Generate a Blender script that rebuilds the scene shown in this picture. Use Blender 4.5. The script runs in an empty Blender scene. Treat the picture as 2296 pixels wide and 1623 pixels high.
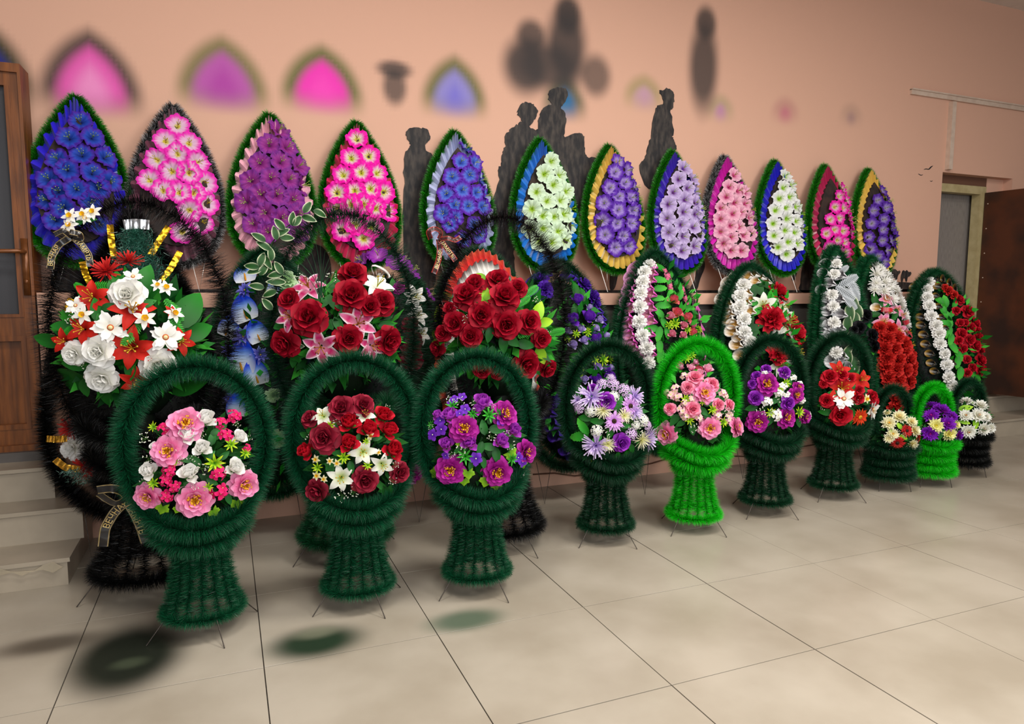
import bpy, math, random
import numpy as np
from mathutils import Vector, Matrix
rng = np.random.default_rng(11)
random.seed(5)
S = bpy.context.scene
COL = S.collection
PI = math.pi
# ------------------------------------------------------------------ camera
CF, YAW, PITCH, ROLL = 1569.5, .3893, -.1018, .0024
CP = np.array([-1.2793, -3.5678, 1.2537])
cy_, sy_ = math.cos(YAW), math.sin(YAW)
FW = np.array([sy_*math.cos(PITCH), cy_*math.cos(PITCH), math.sin(PITCH)])
_r = np.array([cy_, -sy_, 0.]); _u = np.cross(_r, FW)
RT = _r*math.cos(ROLL)+_u*math.sin(ROLL); UP = -_r*math.sin(ROLL)+_u*math.cos(ROLL)
cam = bpy.data.objects.new('camera', bpy.data.cameras.new('camera')); COL.objects.link(cam)
cam.data.sensor_fit = 'HORIZONTAL'; cam.data.sensor_width = 36; cam.data.lens = 36*CF/2296
cam.matrix_world = Matrix(((RT[0], UP[0], -FW[0], CP[0]), (RT[1], UP[1], -FW[1], CP[1]), (RT[2], UP[2], -FW[2], CP[2]), (0, 0, 0, 1)))
S.camera = cam
# ------------------------------------------------------------------ world, lights, exposure
w = bpy.data.worlds.new('world'); S.world = w; w.use_nodes = True
w.node_tree.nodes['Background'].inputs[0].default_value = (1.0, .95, .9, 1)
w.node_tree.nodes['Background'].inputs[1].default_value = .24
def area(name, loc, sx, sy, power, col=(1, .965, .91)):
    l = bpy.data.lights.new(name, 'AREA'); l.shape = 'RECTANGLE'; l.size = sx; l.size_y = sy; l.energy = power; l.color = col
    o = bpy.data.objects.new(name, l); o.location = loc; COL.objects.link(o); return o
area('ceiling_lamp', (-1.2, -1.9, 3.6), .7, .7, 50)
area('ceiling_lamp', (.7, -1.9, 3.6), .7, .7, 66)
area('ceiling_lamp', (2.6, -2.2, 3.6), .7, .7, 33)
area('ceiling_lamp', (-.2, -4.2, 3.6), .9, .9, 70)
area('ceiling_lamp', (2.2, -4.2, 3.6), .9, .9, 85)
fill_lamp = area('front_fill', (-.3, -6.9, 2.1), 4.2, 1.9, 205, (.95, .97, 1)); fill_lamp.rotation_euler = (PI/2, 0, 0)  # added fill lamp behind the camera, brightens the upright faces
vs = S.view_settings
S.display_settings.display_device = 'sRGB'
vs.view_transform = 'Standard'; vs.look = 'None'; vs.gamma = 1; vs.exposure = .0; vs.use_curve_mapping = False

# ------------------------------------------------------------------ colour / material helpers
def lin(h):
    if not isinstance(h, str): return np.array(h, float)
    c = np.array([int(h[i:i+2], 16) for i in (0, 2, 4)])/255.
    return np.where(c <= .04045, c/12.92, ((c+.055)/1.055)**2.4)
def L4(h): return (*lin(h), 1.)
def new_mat(name):
    m = bpy.data.materials.new(name); m.use_nodes = True
    nt = m.node_tree; return m, nt, nt.nodes['Principled BSDF']
def attr_mat(name, rough, spec=.5, trans=0., metal=0., objcol=False, sheen=0.):
    m, nt, b = new_mat(name); N, K = nt.nodes, nt.links
    a = N.new('ShaderNodeAttribute'); a.attribute_name = 'Col'; src = a.outputs['Color']
    if objcol:
        oi = N.new('ShaderNodeObjectInfo'); mx = N.new('ShaderNodeMix'); mx.data_type = 'RGBA'; mx.blend_type = 'MULTIPLY'
        mx.inputs[0].default_value = 1; K.new(src, mx.inputs[6]); K.new(oi.outputs['Color'], mx.inputs[7]); src = mx.outputs[2]
    K.new(src, b.inputs['Base Color']); b.inputs['Roughness'].default_value = rough; b.inputs['Specular IOR Level'].default_value = spec
    b.inputs['Metallic'].default_value = metal; b.inputs['Sheen Weight'].default_value = sheen
    if trans:
        t = N.new('ShaderNodeBsdfTranslucent'); K.new(src, t.inputs[0]); s = N.new('ShaderNodeMixShader'); s.inputs[0].default_value = trans
        K.new(b.outputs[0], s.inputs[1]); K.new(t.outputs[0], s.inputs[2]); K.new(s.outputs[0], N['Material Output'].inputs[0])
    return m
def noise_mat(name, c1, c2, scale, rough, bump=0., detail=4., stretch=(1, 1, 1), spec=.5, metal=0., lo=.35, hi=.65):
    m, nt, b = new_mat(name); N, K = nt.nodes, nt.links
    tc = N.new('ShaderNodeTexCoord'); mp = N.new('ShaderNodeMapping'); mp.inputs['Scale'].default_value = stretch
    n = N.new('ShaderNodeTexNoise'); n.inputs['Scale'].default_value = scale; n.inputs['Detail'].default_value = detail
    K.new(tc.outputs['Object'], mp.inputs[0]); K.new(mp.outputs[0], n.inputs['Vector'])
    r = N.new('ShaderNodeValToRGB'); r.color_ramp.elements[0].color = L4(c1); r.color_ramp.elements[1].color = L4(c2)
    r.color_ramp.elements[0].position = lo; r.color_ramp.elements[1].position = hi
    K.new(n.outputs['Fac'], r.inputs[0]); K.new(r.outputs[0], b.inputs['Base Color'])
    b.inputs['Roughness'].default_value = rough; b.inputs['Specular IOR Level'].default_value = spec; b.inputs['Metallic'].default_value = metal
    if bump:
        bp = N.new('ShaderNodeBump'); bp.inputs['Strength'].default_value = bump; bp.inputs['Distance'].default_value = .004
        K.new(n.outputs['Fac'], bp.inputs['Height']); K.new(bp.outputs[0], b.inputs['Normal'])
    return m
M_PETAL = attr_mat('petal_fabric', .62, .25, .26)
M_LEAF = attr_mat('leaf_plastic', .5, .22, .10)
M_TINSEL = attr_mat('tinsel', .42, .35, 0, objcol=True)
M_SHINY = attr_mat('tinsel_shiny', .25, .8, 0, objcol=True)
M_SATIN = attr_mat('satin_ribbon', .28, .6, .05, sheen=.2)
M_FOIL = attr_mat('foil_ribbon', .2, .6, 0, metal=.85)
M_WIRE = noise_mat('dark_wire', '3a352f', '57504a', 60, .4, metal=.7)
M_WWIRE = noise_mat('white_wire', 'd9d4cc', 'f2eee8', 60, .5)
M_BOARD = noise_mat('dark_board', '1c1310', '33221a', 25, .8)
M_GOLDPRINT = noise_mat('gold_print', 'c9a558', 'e8cf8e', 90, .35, metal=.3)

# ------------------------------------------------------------------ mesh helpers
class MB:
    def __init__(s): s.V = []; s.F = []; s.C = []; s.n = 0
    def add(s, V, F, C):
        V = np.asarray(V, float); C = np.broadcast_to(np.asarray(C, float), V.shape)
        s.V.append(V); s.C.append(C); s.F += [tuple(int(i)+s.n for i in f) for f in F]; s.n += len(V)
    def grid(s, P, C, close=False):
        nu, nv = P.shape[:2]; idx = np.arange(nu*nv).reshape(nu, nv); F = []
        for i in range(nu-1):
            for j in range(nv if close else nv-1):
                k = (j+1) % nv; F.append((idx[i, j], idx[i, k], idx[i+1, k], idx[i+1, j]))
        s.add(P.reshape(-1, 3), F, np.broadcast_to(C, P.shape).reshape(-1, 3))
    def tube(s, path, r, n=4, C=(1, 1, 1), closed=False):
        p = np.asarray(path, float); m = len(p); r = np.broadcast_to(r, (m,))
        t = np.gradient(p, axis=0) if not closed else np.roll(p, -1, 0)-np.roll(p, 1, 0)
        t /= np.linalg.norm(t, axis=1)[:, None]+1e-12
        ref = np.array([0.31, .42, .85]); a = np.cross(t, ref); a /= np.linalg.norm(a, axis=1)[:, None]+1e-9; b = np.cross(t, a)
        th = np.arange(n)*2*PI/n
        P = p[:, None]+r[:, None, None]*(a[:, None]*np.cos(th)[None, :, None]+b[:, None]*np.sin(th)[None, :, None])
        if closed: P = np.concatenate([P, P[:1]])
        s.grid(P, C, True)
    def box(s, lo, hi, C=(1, 1, 1)):
        x, y, z = zip(lo, hi)
        V = [(x[i], y[j], z[k]) for i in (0, 1) for j in (0, 1) for k in (0, 1)]
        s.add(V, [(0, 1, 3, 2), (4, 6, 7, 5), (0, 4, 5, 1), (2, 3, 7, 6), (0, 2, 6, 4), (1, 5, 7, 3)], C)
    def dome(s, c, r, C, n=10, m=6, full=False):
        ph = np.linspace(-PI/2 if full else 0, PI/2, m); th = np.arange(n)*2*PI/n
        P = np.stack([np.cos(ph)[:, None]*np.cos(th), np.cos(ph)[:, None]*np.sin(th), np.sin(ph)[:, None]+0*th], -1)*np.asarray(r)+np.asarray(c)
        s.grid(P, C, True)
    def mesh(s, name, mat, smooth=True):
        me = bpy.data.meshes.new(name); V = np.concatenate(s.V); me.from_pydata(V.tolist(), [], s.F)
        setcol(me, np.concatenate(s.C)); me.materials.append(mat)
        if smooth: me.polygons.foreach_set('use_smooth', [True]*len(me.polygons))
        me.update(); return me
def setcol(me, C):
    a = me.color_attributes.new('Col', 'FLOAT_COLOR', 'POINT')
    c4 = np.ones((len(C), 4), np.float32); c4[:, :3] = C; a.data.foreach_set('color', c4.ravel())
def tri_mesh(name, V, C, mat):
    n = len(V)//3; me = bpy.data.meshes.new(name)
    me.vertices.add(3*n); me.vertices.foreach_set('co', V.astype(np.float32).ravel())
    me.loops.add(3*n); me.loops.foreach_set('vertex_index', np.arange(3*n, dtype=np.int32))
    me.polygons.add(n); me.polygons.foreach_set('loop_start', np.arange(0, 3*n, 3, dtype=np.int32))
    me.update(calc_edges=True); setcol(me, C); me.materials.append(mat); return me
def unit(a): return a/(np.linalg.norm(a, axis=-1, keepdims=True)+1e-12)
def needles(P, D, T, length, width, sweep=.3, var=(.55, 1.35), tip=1.25):
    """Fine bristles: one thin triangle each, from P along D, swept along T."""
    n = len(P); D = unit(D+T*(sweep*rng.uniform(-.3, 1, (n, 1)))+.12*rng.normal(size=(n, 3)))
    L = np.broadcast_to(length, (n,))*rng.uniform(.72, 1.05, n)
    sd = unit(np.cross(D, rng.normal(size=(n, 3))))*(width/2)
    V = np.stack([P-sd, P+sd, P+D*L[:, None]], 1).reshape(-1, 3)
    g = rng.uniform(*var, (n, 1)); C = np.concatenate([g*.55, g*.55, g*tip], 1).reshape(-1)[:, None]*np.ones(3)
    return V, C
def garland(path, closed, length, dens, width=.0022, **k):
    p = np.asarray(path, float)
    if closed: p = np.concatenate([p, p[:1]])
    seg = np.linalg.norm(np.diff(p, axis=0), axis=1); s = np.concatenate([[0], np.cumsum(seg)])
    n = int(dens*s[-1]); q = rng.uniform(0, s[-1], n)
    P = np.stack([np.interp(q, s, p[:, i]) for i in range(3)], 1)
    i = np.clip(np.searchsorted(s, q)-1, 0, len(seg)-1); T = unit(np.diff(p, axis=0))[i]
    R = rng.normal(size=(n, 3)); D = unit(R-T*(R*T).sum(1)[:, None])
    Ln = length(q/s[-1]) if callable(length) else length
    return needles(P, D, T, Ln, width, **k)
def tinsel(name, parts, mat):
    V = np.concatenate([a[0] for a in parts]); C = np.concatenate([a[1] for a in parts]); return tri_mesh(name, V, C, mat)

# ------------------------------------------------------------------ object helpers
def obj(name, me, parent=None, loc=(0, 0, 0), color=None, mat4=None, scale=None, label=None, kind=None):
    o = bpy.data.objects.new(name, me); COL.objects.link(o)
    if parent is not None: o.parent = parent
    if mat4 is not None: o.matrix_local = mat4
    else: o.location = loc
    if scale is not None: o.scale = (scale,)*3
    if color is not None: o.color = (*lin(color), 1)
    if label: o['label'] = label
    if kind: o['kind'] = kind
    return o
def thing(name, label, cat, loc=(0, 0, 0), rx=0., group=None):
    o = bpy.data.objects.new(name, None); COL.objects.link(o); o.location = loc; o.rotation_euler = (rx, 0, 0); o.empty_display_size = .1
    o['label'] = label; o['category'] = cat
    if group: o['group'] = group
    o['kind'] = 'thing'
    return o
def frame_of(o):
    R = np.array(o.rotation_euler.to_matrix()); return R, np.array(o.location)
def pray(x, y): return FW+RT*(x-1148)/CF-UP*(y-811.5)/CF
def on_y(x, y, Y):
    d = pray(x, y); return CP+d*((Y-CP[1])/d[1])
def hit(o, c, r, x, y):
    """Where the line of sight through a point of the photograph meets the ellipsoid (c, r) of thing o; local point, normal, depth."""
    R, T = frame_of(o); d = R.T@pray(x, y); p = R.T@(CP-T)-np.asarray(c); r = np.asarray(r, float)
    P, D = p/r, d/r; a, b, cc = D@D, P@D, P@P-1
    disc = b*b-a*cc
    if disc > 0: t = (-b-math.sqrt(disc))/a; q = p+d*t
    else: t = -b/a; q = (P+D*t); q = q/np.linalg.norm(q)*r
    n = q/r**2; n /= np.linalg.norm(n)
    return q+np.asarray(c), n, t
def orient(P, N, X=None, spin=0., s=1.):
    N = np.asarray(N)/np.linalg.norm(N)
    if X is None: X = np.array([math.cos(spin), .2, math.sin(spin)])
    X = X-N*(X@N); X /= np.linalg.norm(X)+1e-9; Y = np.cross(N, X)
    return Matrix([[X[i]*s, Y[i]*s, N[i]*s, P[i]] for i in range(3)]+[[0, 0, 0, 1]])

# ------------------------------------------------------------------ flowers and leaves (unit radius, facing +Z)
PROF = dict(round=lambda u: np.sin(PI*(.1+.74*u))**.7, point=lambda u: np.sin(PI*np.clip(u, 0, 1)**.75)**.85+.02, strap=lambda u: .55+.45*np.sin(PI*(.1+.75*u)),
            oval=lambda u: np.sin(PI*(.07+.86*u))**.75, heart=lambda u: np.sin(PI*(.2+.78*u)**.85)**.7+.02,
            saw=lambda u: (np.sin(PI*u**.8)**.8)*(.72+.28*((u*9) % 1))+.02)
def ramp(st, u):
    u = np.asarray(u); t = [a for a, _ in st]; c = np.array([lin(b) for _, b in st])
    return np.stack([np.interp(u, t, c[:, i]) for i in range(3)], -1)
def whorl(mb, n, L, W, a0, a1, st, prof='round', r0=.05, z0=0., cup=.25, ruf=0., ph=0., nu=5, nv=5, edge=None, jit=.1, kf=3.):
    for k in range(n):
        u = np.linspace(0, 1, nu); v = np.linspace(-1, 1, nv); j = 1+jit*rng.uniform(-1, 1)
        a = np.radians(a0+(a1-a0)*u+8*jit*10*rng.uniform(-1, 1)*.3); st_ = L*j/(nu-1)
        x = r0+np.concatenate([[0], np.cumsum(st_*np.cos(a[1:]))]); z = z0+np.concatenate([[0], np.cumsum(st_*np.sin(a[1:]))])
        ww = W/2*PROF[prof](u)
        off = cup*ww[:, None]*v[None]**2+ruf*(u[:, None]**1.5)*np.sin(kf*PI*v[None]+6*rng.random())
        X = x[:, None]-np.sin(a)[:, None]*off; Z = z[:, None]+np.cos(a)[:, None]*off; Y = ww[:, None]*v[None]+0*X
        X = X-(.18*L*(v[None]**2)*(u[:, None] > .99))*np.cos(a)[:, None]*(prof in ('round', 'oval'))
        th = 2*PI*k/n+ph+.12*jit*10*rng.uniform(-1, 1)
        P = np.stack([X*math.cos(th)-Y*math.sin(th), X*math.sin(th)+Y*math.cos(th), Z], -1)
        C = np.repeat(ramp(st, u)[:, None], nv, 1)
        if edge is not None:
            f = (np.abs(v)[None, :, None]**(7 if prof == 'point' else 3))*np.clip(u*2.5, 0, 1)[:, None, None]; C = C*(1-f)+lin(edge)*f
        C = C*rng.uniform(.9, 1.08)
        mb.grid(P, np.clip(C, 0, 1))
def stamens(n, L, col, tip, spread=.35, r=.018):
    mb = MB()
    for k in range(n):
        th = 2*PI*k/n+rng.uniform(-.4, .4); s = spread*rng.uniform(.4, 1); t = np.linspace(0, 1, 4)
        p = np.stack([np.cos(th)*s*L*t**1.5, np.sin(th)*s*L*t**1.5, L*t-.2], -1)
        mb.tube(p, r, 3, lin(col)); mb.dome(p[-1], (r*2.4, r*2.4, r*2), lin(tip), 4, 3, True)
    return mb
_fc = {}
def flower(kind, pal):
    key = (kind, pal)
    if key in _fc: return _fc[key]
    q_ = PAL.get(pal, ('ffffff',)*3); a, b, c = (q_+q_[-1:]*3)[:3]; mb = MB(); sub = None; mat = M_PETAL
    g3 = [(0, a), (.5, b), (1, c)]
    if kind == 'petunia':
        nr, nt = 8, 40; u = np.linspace(.04, 1, nr)[:, None]; th = np.arange(nt)[None]*2*PI/nt; f = rng.uniform(0, 6)
        R = u*(1+.06*np.cos(5*th)+.05*np.sin(13*th+f)+.03*np.sin(21*th)); Z = -.5*(1-u)**1.5+.12*u**2*np.sin(9*th+f)+.06*u**2*np.sin(17*th)-.05*u**3
        P = np.stack([R*np.cos(th), R*np.sin(th), Z], -1); uu = np.clip(u+.06*np.sin(19*th)*u+.04*rng.normal(size=(1, nt)), 0, 1)
        mb.grid(P, ramp(PAL4[pal], uu)*(1-.12*(np.sin(20*th+f) > .55)[..., None]*(u < .9)[..., None]), True)
        s4 = PAL[pal+'_st'] if pal+'_st' in PAL else ('b8c860', 'd9dc90'); sub = stamens(5, .7, s4[0], s4[1], .45, .022)
    elif kind == 'rose':
        for i, (n, L, W, a0, a1, r0, z0) in enumerate([(3, .5, .5, 88, 104, .03, .1), (4, .58, .62, 84, 92, .1, .05), (5, .62, .76, 74, 66, .12, .02), (5, .7, .84, 60, 40, .15, -.02), (5, .78, .92, 44, 8, .16, -.05), (6, .86, 1., 20, -32, .16, -.1)]):
            whorl(mb, n, L, W, a0, a1, [(0, a if i > 1 else b), (.6, b), (1, c if i > 1 else b)], 'round', r0, z0, .32, .05, i*.7)
    elif kind == 'bud':
        for i, (n, L, W, a0, a1, r0, z0) in enumerate([(3, .9, .7, 86, 100, .08, -.3), (4, 1., .95, 80, 92, .2, -.35), (4, .95, .95, 66, 70, .22, -.4), (3, .8, .8, 48, 15, .2, -.4)]):
            whorl(mb, n, L, W, a0, a1, g3, 'round', r0, z0, .4, .05, i*.8)
        whorl(mb, 5, .5, .3, 60, 20, [(0, '2f6a22'), (1, '4f9a35')], 'point', .12, -.45, .1, 0, .3, 4, 3)
    elif kind == 'peony':
        for i, (n, L, W, a0, a1, r0, z0) in enumerate([(6, .45, .45, 80, 62, .16, .02), (8, .6, .6, 58, 38, .18, 0), (9, .76, .7, 36, 10, .2, -.06), (10, .85, .75, 12, -22, .2, -.12)]):
            whorl(mb, n, L, W, a0, a1, g3, 'round', r0, z0, .25, .07, i*.5, kf=4.)
        sub = stamens(30, .5, 'f6b020', 'ffd040', .75, .03)
    elif kind == 'lily':
        whorl(mb, 6, 1.12, .56, 62, -28, g3, 'point', .05, -.35, .18, .03, 0, 7, 5, edge=PAL[pal][3] if len(PAL[pal]) > 3 else None)
        s4 = PAL.get(pal+'_st', ('d9a52a', 'e8b93a')); sub = stamens(6, .75, s4[0], s4[1], .5, .025)
    elif kind == 'anemone':
        whorl(mb, 5, .95, .6, 12, -5, g3, 'oval', .05, 0, .15, .03, 0); whorl(mb, 4, .8, .5, 25, 10, g3, 'oval', .05, .03, .15, .03, .6)
        mb.dome((0, 0, .05), (.2, .2, .1), lin('c8602a')); mb.dome((0, 0, .1), (.13, .13, .12), lin('efe0a8'))
    elif kind == 'gerbera':
        whorl(mb, 19, .85, .22, 10, -5, g3, 'oval', .15, 0, .1, 0, 0, 4, 3); whorl(mb, 15, .6, .18, 22, 12, g3, 'oval', .15, .04, .1, 0, .2, 4, 3)
        cc = lin(PAL.get(pal+'_st', ('4a2a18',))[0]); mb.dome((0, 0, .08), (.22, .22, .12), cc); mb.dome((0, 0, .16), (.1, .1, .08), cc*.5)
    elif kind == 'spider':
        for i, (n, L, a0) in enumerate([(22, .95, 0), (20, .9, 18), (16, .72, 38), (10, .5, 62)]): whorl(mb, n, L, .1, a0, a0+14, g3, 'strap', .06, .04*i, .3, 0, i*.3, 4, 2, jit=.2)
    elif kind == 'needleball':
        for i, (n, L, a0) in enumerate([(24, .95, 20), (22, .95, 45), (14, .9, 68), (20, .9, 0)]): whorl(mb, n, L, .06, a0, a0-8, g3, 'strap', .05, 0, 0, 0, i*.3, 3, 2, jit=.25)
    elif kind == 'mum':
        for i, (n, L, W, a0) in enumerate([(14, .92, .34, -6), (13, .8, .32, 16), (11, .62, .28, 38), (8, .42, .24, 60)]): whorl(mb, n, L, W, a0, a0+14, g3, 'oval', .06, .05*i, .2, .02, i*.25, 4, 3)
        mb.dome((0, 0, .2), (.13, .13, .12), lin(PAL.get(pal+'_st', (a,))[0]))
    elif kind == 'carnation':
        for i, (n, L, W, a0) in enumerate([(9, .9, .62, -8), (9, .82, .6, 20), (8, .72, .55, 44), (7, .6, .5, 66), (4, .5, .4, 84)]): whorl(mb, n, L, W, a0, a0+10, g3, 'strap', .05, .05*i, .1, .11, i*.4, 4, 7, kf=5., jit=.16)
    elif kind == 'daffodil':
        whorl(mb, 6, .95, .5, 8, -8, g3, 'point', .08, 0, .1, .02, 0); th = np.arange(12)*2*PI/12; u = np.linspace(0, 1, 4)[:, None]
        R = .14+.16*u+.03*u*np.sin(5*th); mb.grid(np.stack([R*np.cos(th), R*np.sin(th), .35*u+0*th], -1), lin('f4c21c'), True); mb.dome((0, 0, .02), (.12, .12, .08), lin('e2a512'))
    elif kind == 'floret':
        whorl(mb, 5, .9, .75, 12, -8, g3, 'round', .06, 0, .12, .04, 0); mb.dome((0, 0, .02), (.1, .1, .08), lin('f5f0d8'), 6, 3)
    elif kind in ('cluster', 'trio'):
        pts = [(0, 0, .45)]+[(.42*math.cos(t), .42*math.sin(t), .32) for t in np.arange(5)*1.256]+[(.74*math.cos(t), .74*math.sin(t), .05) for t in np.arange(8)*.785+.3]
        R_ = .3
        if kind == 'trio': pts = [(.5*math.cos(t), .5*math.sin(t), rng.uniform(0, .25)) for t in (0.4, 2.3, 4.5)]+[(0, .1, .4)]; R_ = .55
        for q in pts:
            m2 = MB(); whorl(m2, 5 if kind == 'cluster' else 4, .95, .8, 12, -6, g3, 'round', .06, 0, .12, .03, rng.uniform(0, 6), 3, 3)
            N = unit(np.array(q)*[1, 1, .8]+[0, 0, .35]); A = np.array(orient(q, N, None, 0, R_))
            for V in (np.concatenate(m2.V),): mb.add(V@A[:3, :3].T+A[:3, 3], m2.F, np.concatenate(m2.C))
            mb.dome(np.array(q)+N*.03, (R_*.12,)*3, lin('efe9a0' if kind == 'trio' else c), 5, 3, True)
    elif kind == 'star':
        whorl(mb, 9, .95, .36, 4, -6, g3, 'point', .05, 0, .3, 0, 0, 5, 3); whorl(mb, 8, .7, .32, 28, 20, g3, 'point', .05, .04, .3, 0, .35, 5, 3); whorl(mb, 6, .42, .24, 50, 50, g3, 'point', .04, .06, .3, 0, .1, 4, 3)
        mb.dome((0, 0, .1), (.1, .1, .1), lin('d9b44a'), 6, 3)
    elif kind == 'calla':
        for s_, cc in ((1., (b, b)), (.9, (a, c))):
            u = np.linspace(0, 1, 6)[:, None]; th = np.linspace(-2.9, 2.9, 17)[None]
            r = s_*(.12+.66*u**1.1)*(1-.3*np.abs(th/2.9)**3); X = r*np.cos(th)*1.15+.35*u; Y = r*np.sin(th); Z = -.75+1.35*u*(.8+.28*np.cos(th))
            mb.grid(np.stack([X, Y, Z], -1), ramp([(0, cc[0]), (.6, cc[0]), (.8, lin(cc[0])*.6+lin(cc[1])*.4), (1, c)], u+0*th))
        mat = M_SATIN
    elif kind == 'anthurium':
        whorl(mb, 1, 2.1, 1.75, 12, -14, [(0, a), (.38, b), (.58, '6a9aea'), (.74, c), (1, c)], 'heart', -.75, 0, .16, .05, 0, 9, 9, edge=c, jit=.02, kf=3)
        p = np.stack([np.linspace(-.62, -.1, 5), np.zeros(5), np.linspace(.08, .38, 5)], -1); mb.tube(p, [.07, .075, .07, .06, .02], 6, lin('e8a020'))
    elif kind == 'tuft':
        mat = M_LEAF; whorl(mb, 8, .95, .24, 42, 8, g3, 'point', .03, -.1, .3, 0, 0, 5, 3); whorl(mb, 6, .75, .2, 68, 45, g3, 'point', .03, 0, .3, 0, .4, 4, 3)
    elif kind == 'sprig':
        mat = M_LEAF
        for k in range(7):
            th = k*2.4; s = rng.uniform(.35, .9); q = np.array([s*math.cos(th), s*math.sin(th), .5*rng.random()]); mb.tube([(0, 0, -.4), q*.5, q], .022, 3, lin(a))
            for e in range(3): mb.dome(q+rng.uniform(-.14, .14, 3), (.1, .1, .1), lin(b), 5, 3, True)
    elif kind == 'spike':
        for k in range(70):
            t = rng.random(); th = rng.uniform(0, 6.28); q = np.array([2*t-1, (.24-.12*t)*math.cos(th), (.24-.12*t)*math.sin(th)]); whorl_at(mb, q, unit(q*[.1, 1, 1]), .16, g3)
    elif kind == 'leaf':
        mat = M_LEAF; whorl(mb, 1, 2.1, 1.0, 18, -22, g3, 'point', -1, -.1, .2, .015, 0, 8, 5, jit=.03)
    elif kind == 'varleaf':
        mat = M_LEAF; whorl(mb, 1, 2.1, 1.0, 18, -22, [(0, a), (.5, b), (.95, a), (1, c)], 'point', -1, -.1, .18, .015, 0, 8, 9, edge=c, jit=.03)
    elif kind == 'sawleaf':
        mat = M_LEAF; whorl(mb, 1, 2.1, 1.15, 16, -20, g3, 'saw', -1, -.1, .25, .02, 0, 19, 5, jit=.03)
    elif kind == 'fern':
        mat = M_LEAF; x = np.linspace(-1, 1, 14); mb.tube(np.stack([x, 0*x, .12*(1-x*x)], -1), .02, 3, lin(b))
        for i, xx in enumerate(x[:-1]):
            l = .5*math.sin(PI*(.16+.8*i/14))
            for s in (-1, 1):
                p0 = np.array([xx, 0, .12*(1-xx*xx)]); d = np.array([.45*l, s*l, -.06])
                mb.add([p0+[-.05, 0, 0], p0+d*.55+[-.06, 0, .02], p0+d, p0+d*.55+[.07, 0, .02], p0+[.06, 0, 0]], [(0, 1, 2, 3, 4)], ramp(g3, [.1, .5, 1, .5, .1]))
    elif kind == 'lobed':
        mat = M_LEAF; th = np.linspace(-2.6, 2.6, 23); r = .62+.3*np.abs(np.cos(2.5*th))+.06*np.cos(11*th); r[[0, -1]] *= .6
        V = [(-.15, 0, 0)]+[(r[i]*math.cos(t), r[i]*math.sin(t), -.14*r[i]**2+.05*math.cos(5*t)) for i, t in enumerate(th)]
        mb.add(V, [(0, i, i+1) for i in range(1, 23)], np.concatenate([[lin(a)], np.repeat([lin(b)], 23, 0)]))
    elif kind == 'blade':
        mat = M_LEAF; t = np.linspace(0, 1, 6); mb.tube(np.stack([2*t-1, .1*np.sin(3*t), .25*np.sin(PI*t)], -1), .022*(1.15-t), 3, lin(b))
    elif kind == 'loop':
        mat = M_SATIN; t = np.linspace(0, 2*PI, 15)[:, None]; v = np.linspace(-.28, .28, 3)[None]
        mb.grid(np.stack([.9*np.cos(t)*np.abs(np.cos(t/2)+.3)+0*v, v*(1+.3*np.cos(t)), .5*np.sin(t)+.2+0*v], -1), ramp(g3, np.abs(np.sin(t/2))+0*v))
    me = mb.mesh(NAME[kind], mat); sm = sub.mesh('stamen_cluster', M_PETAL) if sub else None
    _fc[key] = (me, sm); return _fc[key]
def whorl_at(mb, q, N, s, st):
    m2 = MB(); whorl(m2, 4, .9, .8, 25, 10, st, 'round', .05, 0, .2, .05, 0, 3, 3); A = np.array(orient(q, N, None, rng.uniform(0, 6), s))
    mb.add(np.concatenate(m2.V)@A[:3, :3].T+A[:3, 3], m2.F, np.concatenate(m2.C))
NAME = dict(petunia='petunia', rose='rose', bud='rosebud', peony='peony', lily='lily', anemone='anemone', gerbera='gerbera', spider='spider_chrysanthemum', needleball='thistle_flower', mum='chrysanthemum',
            carnation='carnation', daffodil='daffodil', floret='violet_floret', cluster='phlox_head', trio='hydrangea_sprig', star='cornflower', calla='ribbon_shell', anthurium='anthurium', tuft='leaf_tuft', sprig='filler_sprig',
            spike='astilbe_spike', leaf='leaf', varleaf='variegated_leaf', sawleaf='toothed_leaf', fern='fern_leaf', lobed='lobed_leaf', blade='grass_blade', loop='ribbon_loop')
LEAFY = {'leaf', 'varleaf', 'sawleaf', 'fern', 'lobed', 'blade', 'spike'}
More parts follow.
